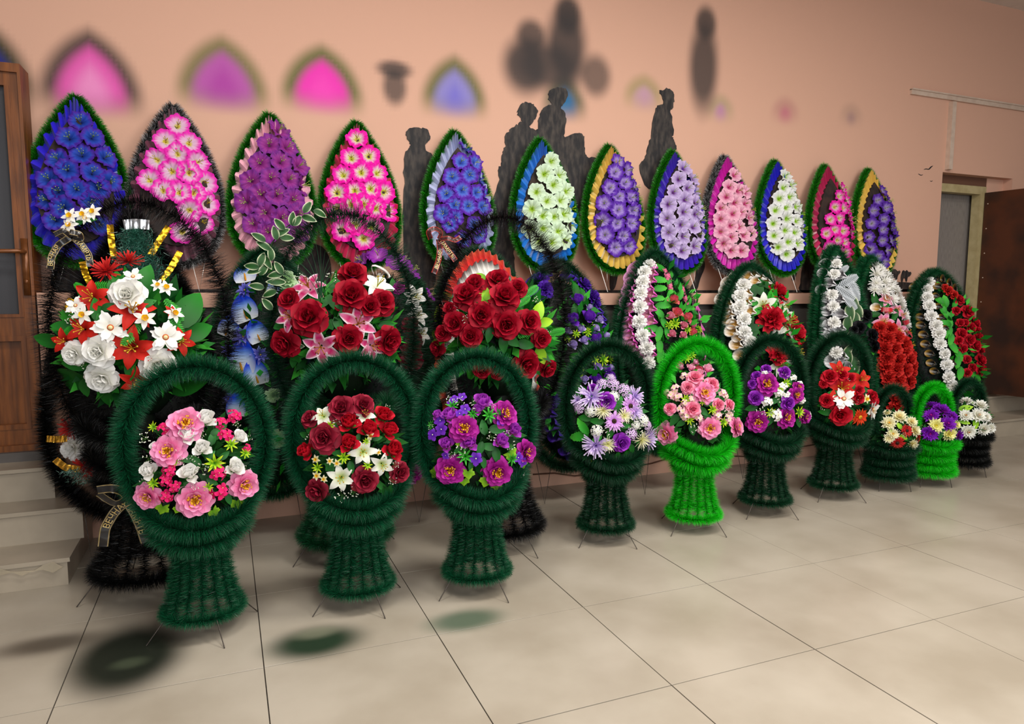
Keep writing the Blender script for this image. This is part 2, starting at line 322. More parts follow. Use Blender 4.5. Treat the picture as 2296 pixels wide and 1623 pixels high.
PAL = dict(red=('54000e', '9a0420', 'b40a2a'), dred=('4a0412', '86102a', 'a82840'), brightred=('7a0014', 'b80c24', 'd01a30'), white=('eae8d8', 'f7f6f0', 'fbfaf8'), scarlet=('8c0d05', 'c41e12', 'd92c1c'),
           pink=('d94f92', 'ef86b8', 'f4a3c8'), palepink=('e8609a', 'f29ac0', 'f8c4d8'), hotpink=('c00548', 'e6186a', 'ee2f80'), magenta=('760a62', 'a01487', 'b828a0'), purple=('55087a', '8a1fae', 'a83cc8'),
           pinkpurple=('e07a90', 'b03ac0', 'c04cd0'), violet=('4a1496', '6d28b8', '8038cc'), deepviolet=('2e0a70', '4d1a98', '5c2cb0'), lilac=('8f6cc4', 'c9aee4', 'e2d2f0'), lilacbud=('8e72c8', 'b9a2e2', 'cdbcee'), lilacg=('b06ac4', 'd49ae0', 'e0b4ea'),
           cream=('d8d878', 'efedc0', 'f6f2d8'), creamy=('e0c848', 'f2ecb8', 'f5f2e0'), mint=('a8d890', 'cdeeb8', 'd8f4c8'), limewhite=('b8d060', 'eef0e0', 'f4f4ee'), pinklily=('e8a8c4', 'c40e62', 'e68ab4', 'faf0f4'), palepinklily=('f0c060', 'e878a8', 'f4b8d0', 'f6c8da'),
           blueanth=('f4f8fc', 'c8dcf8', '0c3cd0'), cornflower=('2c1c80', '5a58c8', '8c90e0'), burgundy=('3e0414', '7c0a2c', '92143c'), redpet=('a01008', 'd82c20', 'e04030'), peach=('f0b070', 'f2887c', 'e86080'), rosepink=('e04880', 'f080a4', 'f6b0c4'),
           pinkcream=('f0e0a0', 'f6d4d8', 'ee8cb0'), phlox=('8a28a8', 'f0e4f2', '9838b4'), whitephlox=('d0d8b0', 'f2f2ee', 'f6f6f2'), black=('050507', '0e0e12', '1a1a20'), orange=('b81c08', 'd83c14', 'e04a20'), purplemum=('c01890', '7a1cb4', '8a24c0'),
           yellowmum=('e8d830', 'f0ec90', 'f4f2c0'), redfluff=('8c0c10', 'c01a1c', 'd03028'), redger=('8c1010', 'b81c1c', 'c82828'), astilbe=('d84880', 'f080a8', 'f49ab8'),
           dgreen=('0f3a14', '1c5a20', '2a7030'), green=('0b3e0d', '185e1b', '267a26'), bright=('1a6e16', '30982a', '52b83a'), lime=('4f8a10', '86b820', 'a4cc38'), yellowgreen=('4a8a18', '8cc020', 'd8dc20'), vargreen=('123a14', '1f4c1c', 'dfe4c0'), silvergreen=('6a8a70', '90aa94', 'e0e6dc'),
           silver=('8a9094', 'b8bec4', 'dce0e4'), whitesprig=('5a8a40', 'eef0e2'), limesprig=('4a8a20', 'a0cc30'), stemgreen=('2a5a3a', '3a6a48', '4a7a58'), pinkshell=('b06878', 'de48b4', 'f4a8e0'), goldshell=('b88a3a', 'f0ece4', 'faf6ee'), silvershell=('686468', 'e6e6ea', 'f6f6f8'), violetshell=('1c0850', '3c1898', '5828b8'),
           blackgold=('0c0a0a', '0c0a0a', '9a7420'), satinwhite=('d8d4c8', 'eeeae2', 'f4f2ec'),
           p2_st=('c8b820', 'e8e030'), p4_st=('c0b030', 'e8e060'), p6_st=('a8d020', 'c8e030'), p10_st=('9ad010', 'b8e020'), p1_st=('8ab050', 'c8d890'), p9_st=('b8a838', 'd8cc70'),
           lilacg_st=('3c2418',), orange_st=('d8a020',), redger_st=('3a1410',), yellowmum_st=('d8c820',), creamy_st=('e8a818',), whitemum_st=('c88040',), whitemum=('d8d0a0', 'f2f2e8', 'f6f6f2'), pinklily_st=('c88830', '8a4a20'), white_st=('c8d050', 'd8b030'), limewhite_st=('b8c848', 'd8a838'))
PAL4 = dict(p1=[(0, '0c0c40'), (.2, '1c3c9c'), (.6, '2c50c4'), (.8, '4a2cb0'), (1, '4c1c98')], p2=[(0, 'c8a820'), (.16, 'e0d840'), (.28, 'eed0e4'), (.6, 'f0b8de'), (.78, 'f040c0'), (1, 'f01cb8')],
            p3=[(0, '3a0c30'), (.2, '8c2480'), (.55, 'a83c9c'), (.85, '8c3098'), (1, '7c2c90')], p4=[(0, '98a020'), (.18, 'dcdc40'), (.34, 'f4e4d4'), (.5, 'f0b0d8'), (.66, 'f41cb4'), (1, 'f808b0')],
            p5=[(0, '283890'), (.2, '3c58c8'), (.5, '6084e8'), (.68, '6a50d0'), (.82, '6424b4'), (1, '5c1ca8')], p6=[(0, '88b410'), (.2, 'a8d028'), (.34, 'd4ecb0'), (.6, 'dcf2d0'), (1, 'e0f6d8')],
            p7=[(0, '5c4890'), (.2, '9878c8'), (.45, 'b49ce0'), (.7, '6c34b8'), (1, '4c1c98')], p8=[(0, '4c1c68'), (.18, '7c3c98'), (.36, 'b498d4'), (.6, 'c8b0e2'), (1, 'd4c0ea')],
            p9=[(0, 'a01c50'), (.2, 'd44484'), (.4, 'f0a0c0'), (.7, 'f4b4cc'), (1, 'f6c0d2')], p10=[(0, '80c008'), (.2, 'a4dc20'), (.34, 'e4f0c8'), (.6, 'f0f2ee'), (1, 'f4f4f4')],
            p11=[(0, 'a0a028'), (.2, 'e0d468'), (.36, 'f2c8d8'), (.55, 'f080cc'), (.72, 'f020b0'), (1, 'f010a8')], p12=[(0, '6c7848'), (.2, 'b8a8d0'), (.42, '9c80d4'), (.66, '6434b0'), (1, '4c1c94')],
            purplepet=[(0, 'd8b0d8'), (.2, 'c060c8'), (.6, '9c30b0'), (1, '8424a0')], redpet=[(0, '901008'), (.3, 'd03020'), (1, 'e04834')])

def bouquet(T, c, r, data, crop=None, up=.25, front=.35, push=1.0):
    """Set flowers on the mound (ellipsoid c, r in T's own frame). data: kind, colours, [(x, y, size[, angle])] read in one crop of the photograph."""
    ox, oy, s = crop or (0, 0, 1); R, T0 = frame_of(T)
    pts = [p for k in data for p in k[2]]; mx = np.mean([p[0] for p in pts]); my = np.mean([p[1] for p in pts])
    for kind, pal, lst in data:
        for p in lst:
            x, y, d = ox+p[0]*s, oy+p[1]*s, p[2]*s
            dep = 0.
            q, n, t = hit(T, np.array(c), np.array(r)*(push-(.06 if kind in LEAFY else 0)), x, y)
            view = -(R.T@unit(pray(x, y)))
            N = unit(n+front*view+up*(R.T@np.array([0, 0, 1.]))*(.4 if kind == 'bud' else .2)+.12*rng.normal(size=3))
            if kind == 'bud': N = unit(N*.9+R.T@np.array([0, 0, .42]))
            rad = d/2*t/CF
            if kind in LEAFY:
                ang = math.radians(p[3]) if len(p) > 3 else math.atan2(my-p[1], p[0]-mx)+random.uniform(-.4, .4)
                X = R.T@(RT*math.cos(ang)+UP*math.sin(ang)); N = unit(N+.4*view)
            elif kind == 'anthurium': X = R.T@(UP+RT*random.uniform(-.5, .5))
            elif kind == 'calla': X = R.T@(UP*.3+RT*(1 if len(p) < 4 else p[3])*-1.); N = unit(n*.1+view*.16+.3*(R.T@UP)+.95*(R.T@(RT*(-1. if len(p) < 4 else p[3])))); 
            else: X = None
            me, sm = flower(kind, pal)
            sc = rad*(1. if kind == 'petunia' else (1.0 if pal == 'blackgold' else 1.45) if kind == 'calla' else 1.28 if kind == 'bud' else 1.12)*random.uniform(.94, 1.06); q = q+n*random.uniform(-.004, .010)*(kind == 'petunia')
            o = obj(NAME[kind], me, T, mat4=orient(q-n*rad*.12, N, X, random.uniform(0, 6.28), sc))
            if sm: obj('stamen_cluster', sm, o)

def foliage(c, r, n, size, pal=('0c3010', '18501c', '2c6c2c'), name='foliage', up=0.):
    mb = MB(); c = np.array(c); r = np.array(r)
    for k in range(n):
        d = unit(rng.normal(size=3)); d[1] = -abs(d[1]); d = unit(d+[0, 0, up]); P = c+r*d*rng.uniform(.5, .88); D = unit(d+.5*rng.normal(size=3)); sd = unit(np.cross(D, rng.normal(size=3)))
        L = size*rng.uniform(.6, 1.2); W = L*.22; C = lin(pal[rng.integers(0, 3)])
        mb.add([P, P+D*L*.45+sd*W, P+D*L, P+D*L*.45-sd*W], [(0, 1, 2, 3)], C)
    return mb.mesh(name, M_LEAF)
def ell(cx, cz, rx, rz, a0=0, a1=360, n=60, y=0., ry=None):
    t = np.radians(np.linspace(a0, a1, n, endpoint=(a1-a0 < 360)))
    return np.stack([cx+rx*np.cos(t), y+0*t, cz+rz*np.sin(t)], -1)
def loop(rx, ry, z, sag=0., n=48, cy=0., front=0.):
    t = np.arange(n)*2*PI/n; x = rx*np.cos(t); y = cy+ry*np.sin(t); return np.stack([x, y, z+sag*np.abs(np.cos(t))**2-front*np.clip(-np.sin(t), 0, 1)], -1)
# ------------------------------------------------------------------ the room
M_GREY = noise_mat('grey_panel', '4c4743', '5a5450', 8, .6)
M_TRIM = noise_mat('cream_trim', 'c4ac9a', 'd0baa8', 20, .5)
M_CEIL = noise_mat('ceiling_white', 'dccfc4', 'e6dad0', 6, .8)
M_STONE = noise_mat('stair_tile', '9a8f7e', 'a89c8a', 5, .35, .05)
M_DARK = noise_mat('dark_void', '0d0b0a', '181512', 5, .9)
M_DOOR = noise_mat('door_wood', '5a2f0c', '80481a', 7, .38, .15, stretch=(6, 6, .6))
M_DOORLEAF = noise_mat('brown_leaf', '2c1509', '4f250c', 3, .45, .05, stretch=(1, 1, 1), lo=.4, hi=.6)
M_FABPANEL = noise_mat('grey_laminate', '77706b', '8d8680', 30, .6, .1, stretch=(8, 8, .5))
M_CREAMFR = noise_mat('cream_frame', 'a8986c', 'b8a97e', 15, .5)
M_PAINT = noise_mat('mural_paint', '1c1a1c', '4a423c', 16, .75, .5, detail=9, stretch=(2.2, 1, .8), lo=.42, hi=.72)
M_PLASTER = attr_mat('plaster_paint', .75, .2)
nt = M_PLASTER.node_tree; _n = nt.nodes.new('ShaderNodeTexNoise'); _n.inputs['Scale'].default_value = 90; _n.inputs['Detail'].default_value = 5
_tc = nt.nodes.new('ShaderNodeTexCoord'); _b = nt.nodes.new('ShaderNodeBump'); _b.inputs['Strength'].default_value = .12; _b.inputs['Distance'].default_value = .003
nt.links.new(_tc.outputs['Object'], _n.inputs['Vector']); nt.links.new(_n.outputs['Fac'], _b.inputs['Height']); nt.links.new(_b.outputs[0], nt.nodes['Principled BSDF'].inputs['Normal'])
def floor_mat():
    m, nt, b = new_mat('floor_tile'); N, K = nt.nodes, nt.links
    g = N.new('ShaderNodeNewGeometry'); n = N.new('ShaderNodeTexNoise'); n.inputs['Scale'].default_value = 2.2; n.inputs['Detail'].default_value = 7
    K.new(g.outputs['Position'], n.inputs['Vector']); r = N.new('ShaderNodeValToRGB'); r.color_ramp.elements[0].color = L4('9a9080'); r.color_ramp.elements[1].color = L4('aca394')
    r.color_ramp.elements[0].position = .35; r.color_ramp.elements[1].position = .65; K.new(n.outputs['Fac'], r.inputs[0]); cur = r.outputs[0]
    # blurred copies of the basket bases painted into the tile colour
    for (x, y, rx, ry, inner, col, k) in BASKET_BLURS:
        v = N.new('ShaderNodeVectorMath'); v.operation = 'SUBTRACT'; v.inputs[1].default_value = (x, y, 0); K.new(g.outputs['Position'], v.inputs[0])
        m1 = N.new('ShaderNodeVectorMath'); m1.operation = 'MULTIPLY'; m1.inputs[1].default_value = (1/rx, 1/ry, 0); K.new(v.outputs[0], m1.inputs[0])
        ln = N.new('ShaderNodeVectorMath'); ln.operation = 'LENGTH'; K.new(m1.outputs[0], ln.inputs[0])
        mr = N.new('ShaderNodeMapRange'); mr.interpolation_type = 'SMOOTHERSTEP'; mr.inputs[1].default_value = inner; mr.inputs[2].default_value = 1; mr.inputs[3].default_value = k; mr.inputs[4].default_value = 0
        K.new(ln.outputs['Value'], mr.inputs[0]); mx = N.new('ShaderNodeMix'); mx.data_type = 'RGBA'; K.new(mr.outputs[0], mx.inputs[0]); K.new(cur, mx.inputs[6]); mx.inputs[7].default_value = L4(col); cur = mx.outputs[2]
    K.new(cur, b.inputs['Base Color']); b.inputs['Roughness'].default_value = .28; b.inputs['Specular IOR Level'].default_value = .35
    return m
BASKET_BLURS = [(-1.63, -.95, .26, .36, .35, '06140c', .96), (-1.62, -1.0, .09, .06, .1, '4a5240', .6), (-1.02, -1.09, .25, .17, .25, '0a2a18', .95), (-1.01, -1.02, .13, .07, .1, '8a8a74', .5), (-.47, -1.13, .23, .13, .2, '1f4a34', .75), (-1.9, -.75, .28, .12, .1, '2e241a', .75)]
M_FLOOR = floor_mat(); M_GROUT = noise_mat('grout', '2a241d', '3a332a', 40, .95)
def struct(name, mb, mat, parent=None, smooth=False, kind=True):
    o = obj(name, mb.mesh(name, mat, smooth), parent)
    if kind and parent is None: o['kind'] = 'structure'
    return o
mb = MB(); mb.box((-5, -7, -.06), (9, 1.6, -.004)); FL = struct('floor', mb, M_GROUT)
mb = MB(); h = .2982; b_ = .0004
mb.add([(sx*(h-q), sy*(h-q), z) for q, z in ((0, -.012), (0, -.0003), (b_, 0)) for sx, sy in ((-1, -1), (1, -1), (1, 1), (-1, 1))],
       [(i+4*k, (i+1) % 4+4*k, (i+1) % 4+4*k+4, i+4*k+4) for k in (0, 1) for i in range(4)]+[(8, 9, 10, 11)], (1, 1, 1))
tile = mb.mesh('tile', M_FLOOR, False)
for i in range(-5, 11):
    for j in range(-1, 6):
        if (i+.5)*.6 > 6 or ((j > 3) and not -4 < i < 6): continue
        o = obj('tile', tile, FL, ((i+.5)*.6+(.0015 if i == 1 else 0), -(j+.5)*.6+.0, random.uniform(-.0004, .0004)))
# painted wall with soft airbrushed shapes above the real wreaths
PINK = lin('d5a891')
def wallmesh(name, x0, x1, z0, z1, y, step, paint=None, holes=()):
    xs = np.linspace(x0, x1, max(2, int((x1-x0)/step)+1)); zs = np.linspace(z0, z1, max(2, int((z1-z0)/step)+1))
    X, Z = np.meshgrid(xs, zs, indexing='ij'); C = np.broadcast_to(PINK, X.shape+(3,)).copy()
    if paint: C = paint(X, Z, C)
    mb = MB(); mb.grid(np.stack([X, 0*X+y, Z], -1), C); t = .12
    mb.box((x0, y+.001, z0), (x1, y+t, z1), PINK); return mb
def ss(a, b, x): t = np.clip((x-a)/(b-a), 0, 1); return t*t*(3-2*t)
def paint(X, Z, C):
    def mix(C, m, col): m = np.clip(m, 0, 1)[..., None]; return C*(1-m)+lin(col)*m
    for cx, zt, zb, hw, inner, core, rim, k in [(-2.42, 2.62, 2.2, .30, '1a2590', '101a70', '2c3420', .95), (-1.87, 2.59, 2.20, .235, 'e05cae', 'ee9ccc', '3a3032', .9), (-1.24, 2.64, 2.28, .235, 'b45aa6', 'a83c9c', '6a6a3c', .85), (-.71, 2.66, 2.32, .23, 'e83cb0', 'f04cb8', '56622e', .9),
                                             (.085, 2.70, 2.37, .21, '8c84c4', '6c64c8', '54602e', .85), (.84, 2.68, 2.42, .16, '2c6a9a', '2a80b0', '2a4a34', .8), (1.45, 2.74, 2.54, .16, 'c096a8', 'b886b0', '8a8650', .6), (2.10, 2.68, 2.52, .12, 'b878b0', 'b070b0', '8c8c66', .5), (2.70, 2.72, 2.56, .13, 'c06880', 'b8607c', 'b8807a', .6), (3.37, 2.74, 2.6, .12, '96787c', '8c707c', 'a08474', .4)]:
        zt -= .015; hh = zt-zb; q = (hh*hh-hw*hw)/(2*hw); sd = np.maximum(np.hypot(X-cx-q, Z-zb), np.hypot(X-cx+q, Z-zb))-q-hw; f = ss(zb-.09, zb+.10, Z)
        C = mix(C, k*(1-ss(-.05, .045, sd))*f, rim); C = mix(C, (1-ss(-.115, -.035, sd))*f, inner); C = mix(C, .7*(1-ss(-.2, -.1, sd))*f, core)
    for cx, cz, rx, rz, k in [(-.29, 2.56, .10, .05, .85), (-.29, 2.46, .07, .10, .8), (.60, 2.87, .10, .10, .85), (.56, 2.68, .15, .17, .9), (.86, 3.04, .09, .12, .92), (.85, 2.84, .14, .24, .92), (.72, 2.70, .22, .14, .85), (1.07, 2.68, .11, .13, .75), (1.95, 3.14, .085, .11, .85), (1.94, 2.84, .12, .3, .88)]:
        d = np.sqrt(((X-cx)/rx)**2+((Z-cz)/rz)**2); C = mix(C, k*(1-ss(.55, 1.45, d)), '3c3838')
    return C
mb = wallmesh('wall', -5, 4.45, 1.1, 3.75, .70, .022, paint); struct('wall_back', mb, M_PLASTER, smooth=True)
mb = wallmesh('wall', 4.45, 5.36, 2.27, 3.75, .70, .4); mb2 = wallmesh('wall', 5.36, 9, 0, 3.75, .70, .6); mb.add(np.concatenate(mb2.V), mb2.F, np.concatenate(mb2.C))
struct('wall_right', mb, M_PLASTER)
mb = MB(); mb.box((-5, -7, 3.72), (9, .72, 3.8)); struct('ceiling', mb, M_CEIL)
# lower wall with ledge, plinth and end pier; grey inset panel
mb = MB()
for lo, hi in [((-2.11, .42, 1.162), (4.36, .72, 1.238)), ((-2.11, .42, 0), (-1.975, .72, 1.162)), ((-1.975, .42, 0), (4.36, .72, .40)), ((4.25, .42, .4), (4.36, .72, 1.162))]: mb.box(lo, hi, PINK)
struct('wall_lower', mb, M_PLASTER)
mb = MB(); mb.box((-1.975, .455, .40), (4.25, .7, 1.162)); struct('trim_1', mb, M_GREY)
mb = MB(); mb.box((4.0, .680, 2.865), (9, .70, 2.905)); mb.box((4.0, .67, 2.90), (9, .70, 2.912)); struct('trim_2', mb, M_TRIM)
mb = MB(); mb.box((4.47, .66, 2.29), (4.515, .70, 2.85)); struct('trim_3', mb, M_TRIM)
# doors
def empty_struct(name):
    o = bpy.data.objects.new(name, None); COL.objects.link(o); o['kind'] = 'structure'; return o
D1 = empty_struct('door_1')
mb = MB()
for lo, hi in [((-3.3, .43, .47), (-2.125, .60, .50)), ((-2.135, .44, .50), (-2.122, .60, 2.30)), ((-3.3, .44, 2.26), (-2.135, .60, 2.30)), ((-2.172, .455, .50), (-2.137, .53, 2.26)), ((-3.3, .455, .50), (-2.172, .53, .575)), ((-3.3, .455, 1.03), (-2.172, .53, 1.12)), ((-3.3, .455, 2.20), (-2.172, .53, 2.26))]: mb.box(lo, hi)
for lo, hi in [((-3.3, .45, .575), (-2.172, .475, .60)), ((-3.3, .45, 1.005), (-2.172, .475, 1.03)), ((-2.192, .45, .6), (-2.172, .475, 1.005)), ((-2.192, .45, 1.12), (-2.172, .475, 2.20)), ((-3.3, .45, 1.12), (-2.192, .475, 1.135))]: mb.box(lo, hi)
struct('door_frame', mb, M_DOOR, D1)
mb = MB(); mb.box((-3.3, .485, .59), (-2.177, .51, 1.02)); struct('door_panel', mb, M_DOOR, D1)
m, nt, b = new_mat('frosted_glass'); b.inputs['Base Color'].default_value = L4('56565a'); b.inputs['Roughness'].default_value = .12; b.inputs['Transmission Weight'].default_value = .35
_n = nt.nodes.new('ShaderNodeTexVoronoi'); _n.inputs['Scale'].default_value = 140; _b = nt.nodes.new('ShaderNodeBump'); _b.inputs['Strength'].default_value = .12; _b.inputs['Distance'].default_value = .002
_tc = nt.nodes.new('ShaderNodeTexCoord'); nt.links.new(_tc.outputs['Object'], _n.inputs['Vector']); nt.links.new(_n.outputs['Distance'], _b.inputs['Height']); nt.links.new(_b.outputs[0], b.inputs['Normal'])
mb = MB(); mb.box((-3.3, .487, 1.115), (-2.172, .50, 2.205)); struct('door_pane', mb, m, D1)
mb = MB(); mb.box((-3.3, .60, .5), (-2.13, .64, 2.2)); struct('door_dark_sheet', mb, M_DARK, D1)  # dark sheet in place of the unlit room behind the glass
mb = MB(); mb.box((-2.166, .440, 1.225), (-2.138, .456, 1.495)); mb.tube([(-2.152, .45, 1.432), (-2.152, .39, 1.432), (-2.165, .385, 1.432), (-2.275, .385, 1.43)], .0105, 8); mb.dome((-2.152, .44, 1.29), (.010, .006, .012), lin('201008'), 8, 4, True)
M_HANDLE = noise_mat('brown_metal', '6a3c1a', '7c4a24', 30, .35, metal=.3); struct('door_handle', mb, M_HANDLE, D1, True)
D2 = empty_struct('door_2')
mb = MB()
for lo, hi in [((4.50, .78, 2.125), (5.14, .86, 2.195)), ((5.065, .78, .30), (5.14, .86, 2.125))]: mb.box(lo, hi)
struct('door_frame', mb, M_CREAMFR, D2)
mb = MB(); mb.box((4.71, .90, .3), (5.40, .93, 2.2)); struct('door_panel', mb, M_FABPANEL, D2)
mb = MB(); mb.box((4.3, 1.3, .2), (5.6, 1.34, 2.4)); mb.box((5.14, .86, .2), (5.5, 1.3, 2.4)); mb.box((4.3, .86, 2.2), (5.5, 1.3, 2.4)); struct('door_dark_sheet', mb, M_DARK, D2)  # dark sheets stand for the unlit space behind the doorway
mb = MB(); mb.box((4.30, .82, 2.275), (5.5, 1.0, 2.34), PINK); mb.box((4.30, .785, 2.195), (5.37, .86, 2.30), lin('6a4a3a')); mb.box((5.14, .78, .2), (5.42, .87, 2.28), PINK); struct('door_reveal', mb, M_PLASTER, D2)
mb = MB(); mb.box((-.02, -.9, .335), (.02, 0, 2.14))
lf = struct('door_leaf', mb, M_DOORLEAF, D2); lf.location = (5.135, .775, 0); lf.rotation_euler = (0, 0, math.radians(5))
mb = MB()
for z in np.arange(.5, 2.1, .22): mb.dome((-.021, -.03, z), (.004, .006, .006), lin('b0a898'), 6, 4, True)
sc_ = struct('screw', mb, M_TRIM, lf); sc_['kind'] = 'stuff'
# stairs
def steps(name, lst):
    o = empty_struct(name)
    for lo, hi in lst:
        mb = MB(); mb.box((lo[0], lo[1]+.012, lo[2]), (hi[0]-.012, hi[1], hi[2]-.022)); mb.box((lo[0], lo[1], hi[2]-.018), (hi[0], hi[1], hi[2]))
        struct('step', mb, M_STONE, o)
steps('stairs_1', [((-4, -.2, 0), (-1.925, .42, .122)), ((-4, .04, .122), (-1.90, .42, .272)), ((-4, .23, .272), (-2.04, .60, .425))])
mb = MB(); mb.box((-3.3, .40, .425), (-2.115, .6, .47)); struct('door_sill', mb, M_GREY, D1)
steps('stairs_2', [((4.72, .34, 0), (8, .70, .15)), ((4.5, .62, .15), (8, 1.3, .30))])
# cable along the foot of the wall
mb = MB(); xs = np.linspace(.5, 4.2, 26); mb.tube(np.stack([xs, .412+0*xs, .075+.02*np.sin(xs*5)+.012*np.sin(xs*13)], -1), .005, 5, lin('6a4a3a'))
o = obj('cable', mb.mesh('cable', M_PLASTER)); o['label'] = 'thin brown cable sagging along the foot of the pink wall'; o['category'] = 'cable'
o = None
# tape of clear film on the lowest step
mb = MB(); xs = np.linspace(-3.0, -1.95, 30); P = np.stack([np.stack([xs, -.204-.006*rng.random(30), .082+.008*rng.normal(size=30)+k*.012], -1) for k in (0, 1)]); mb.grid(P, lin('b8a888'))
m, nt, b = new_mat('clear_film'); b.inputs['Base Color'].default_value = L4('c8bca4'); b.inputs['Roughness'].default_value = .1; b.inputs['Transmission Weight'].default_value = .5
o = obj('tape_strip', mb.mesh('tape_strip', m, False)); o['label'] = 'crinkled clear tape strip stuck along the lowest stair riser'; o['category'] = 'tape'

# ------------------------------------------------------------------ dark mural painted on the wall
MU = thing('wall_mural', 'dark grey mural of standing figures, camels and birds on the pink wall', 'mural', (0, .70, 1.24))
def poly(name, pts, crop, th=.006, label=None):
    ox, oy, s = crop; P = np.array([on_y(ox+x*s, oy+y*s, .70) for x, y in pts])-np.array(MU.location)
    for _ in range(2): P = np.stack([P*.75+np.roll(P, -1, 0)*.25, P*.25+np.roll(P, -1, 0)*.75], 1).reshape(-1, 3)
    if s*abs(np.ptp(P[:, 2])) > .3*s: P[:, [0, 2]] += rng.normal(size=(len(P), 2))*.003
    n = len(P)
    A = sum(P[i, 0]*P[(i+1) % n, 2]-P[(i+1) % n, 0]*P[i, 2] for i in range(n))
    if A < 0: P = P[::-1]
    V = np.concatenate([P*[1, 0, 1]+[0, -th, 0], P*[1, 0, 1]+[0, -.0003, 0]]); mb = MB()
    mb.add(V, [tuple(range(n))]+[(i, n+i, n+(i+1) % n, (i+1) % n) for i in range(n)], (1, 1, 1)); return obj(name, mb.mesh(name, M_PAINT, False), MU, label=label)
c1 = (0, 0, 1); k = .3204
poly('painted_figure', [(912, 290), (930, 285), (952, 287), (963, 297), (966, 312), (955, 320), (951, 335), (968, 345), (974, 358), (978, 440), (978, 640), (960, 650), (905, 655), (903, 520), (906, 430), (905, 380), (907, 340), (920, 330), (917, 318), (909, 305)], c1, label='figure in a peaked cap')
poly('painted_figure', [(670, 610), (700, 600), (695, 520), (720, 490), (720, 400), (745, 350), (815, 310), (820, 290), (850, 290), (830, 265), (808, 230), (812, 200), (840, 160), (880, 155), (920, 165), (955, 210), (945, 255), (915, 300), (890, 325), (930, 345), (955, 355), (958, 270), (975, 220), (990, 185), (1060, 170), (1025, 140), (1030, 90), (1050, 58), (1100, 48), (1150, 58), (1165, 95), (1140, 165), (1105, 190), (1150, 230), (1150, 300), (1130, 410), (1165, 385), (1240, 365), (1270, 380), (1285, 420), (1280, 520), (1310, 545), (1385, 540), (1385, 700), (1250, 900), (1250, 1000), (1000, 1080), (800, 1150), (782, 1200), (795, 1310), (800, 1410), (740, 1410), (705, 1330), (690, 1240), (640, 1260), (600, 1200), (600, 900), (690, 700)], (900, 180, k), label='group of three close figures')
poly('painted_figure', [(610, 65), (640, 75), (665, 55), (700, 65), (720, 95), (725, 140), (710, 205), (690, 205), (710, 290), (720, 360), (705, 400), (725, 430), (740, 480), (700, 520), (700, 700), (540, 800), (470, 620), (490, 570), (520, 540), (530, 480), (560, 400), (560, 340), (585, 240), (600, 170), (650, 175), (640, 130)], (1280, 180, k), label='tall robed figure with turned head')
poly('painted_figure', [(170, 900), (180, 1480), (40, 1490), (60, 1380), (75, 1290), (40, 1310), (10, 1420), (-8, 1380), (20, 1320), (60, 1200), (100, 1050)], (1776, 180, k), label='robed figure with a lowered hand')
poly('painted_leg', [(280, 1250), (350, 1250), (330, 1350), (305, 1470), (265, 1470)], (1280, 180, k))
poly('painted_leg', [(880, 1230), (930, 1250), (938, 1310), (900, 1390), (880, 1480), (820, 1475), (870, 1390), (875, 1330)], (1280, 180, k))
poly('painted_camel', [(690, 1325), (720, 1318), (735, 1340), (750, 1328), (756, 1345), (742, 1358), (735, 1372), (728, 1410), (720, 1385), (700, 1385), (690, 1410), (680, 1370)], (1776, 180, k))
poly('painted_camel', [(765, 1350), (775, 1325), (790, 1340), (800, 1325), (813, 1345), (826, 1338), (833, 1352), (820, 1372), (805, 1375), (800, 1410), (793, 1410), (788, 1382), (775, 1385), (770, 1412), (761, 1412), (758, 1375)], (1776, 180, k))
poly('painted_hill', [(690, 1415), (760, 1410), (840, 1418), (860, 1400), (870, 1480), (690, 1480)], (1776, 180, k))
for q in ([(915, 628), (935, 615), (955, 622), (965, 605), (990, 594), (972, 612), (957, 628), (938, 622)], [(878, 653), (890, 656), (900, 663), (920, 657), (903, 669), (890, 662)], [(960, 700), (972, 706), (986, 700), (974, 712)]): poly('painted_bird', q, (1776, 180, k), .002)
poly('painted_silhouette', [(670, 570), (690, 540), (740, 560), (745, 650), (660, 650), (640, 620)], c1)  # dark silhouettes, part of the mural
poly('painted_silhouette', [(120, 590), (160, 580), (200, 590), (205, 655), (110, 655)], c1)
poly('painted_ground', [(110, 648), (900, 649), (1500, 651), (2000, 650), (2070, 646), (2070, 656), (110, 659)], c1)
K_, Q_, R_ = 520/1623, 400/1623, 496/1623
# ------------------------------------------------------------------ teardrop wreaths on the ledge
def tear(hw, h, s=1., n=96, m=.8):
    t = np.arange(n)*2*PI/n; f = np.sin(t)*np.abs(np.sin(t/2))**m; f = f/np.abs(f).max()*hw; z = h*(1+np.cos(t))/2
    return np.stack([f*s, 0*t, h*.43+(z-h*.43)*s], -1)
RIM = tri_mesh('garland', *garland(tear(.213, .838), True, .043, 14000, .0032, sweep=.5, var=(.1, 1.5), tip=1.7), M_SHINY)
def ribbon_mesh(hw, h, s0, s1, n, y0, y1, col, edge=None, mat=None, amp=.022, name='ribbon', gold=None, mm=.8):
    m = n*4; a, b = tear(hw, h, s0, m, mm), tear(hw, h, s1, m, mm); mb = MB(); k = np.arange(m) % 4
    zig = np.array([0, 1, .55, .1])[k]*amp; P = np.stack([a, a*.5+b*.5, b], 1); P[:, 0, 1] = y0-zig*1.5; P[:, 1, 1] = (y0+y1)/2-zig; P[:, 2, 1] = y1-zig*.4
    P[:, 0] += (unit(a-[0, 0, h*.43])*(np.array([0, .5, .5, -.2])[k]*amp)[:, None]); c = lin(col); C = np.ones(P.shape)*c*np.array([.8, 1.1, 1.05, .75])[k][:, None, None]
    if gold: C[:, 0] = lin(gold)
    P = np.concatenate([P, P[:1]]); C = np.concatenate([C, C[:1]]); mb.grid(P, C); return mb.mesh(name, mat or M_SATIN, False)
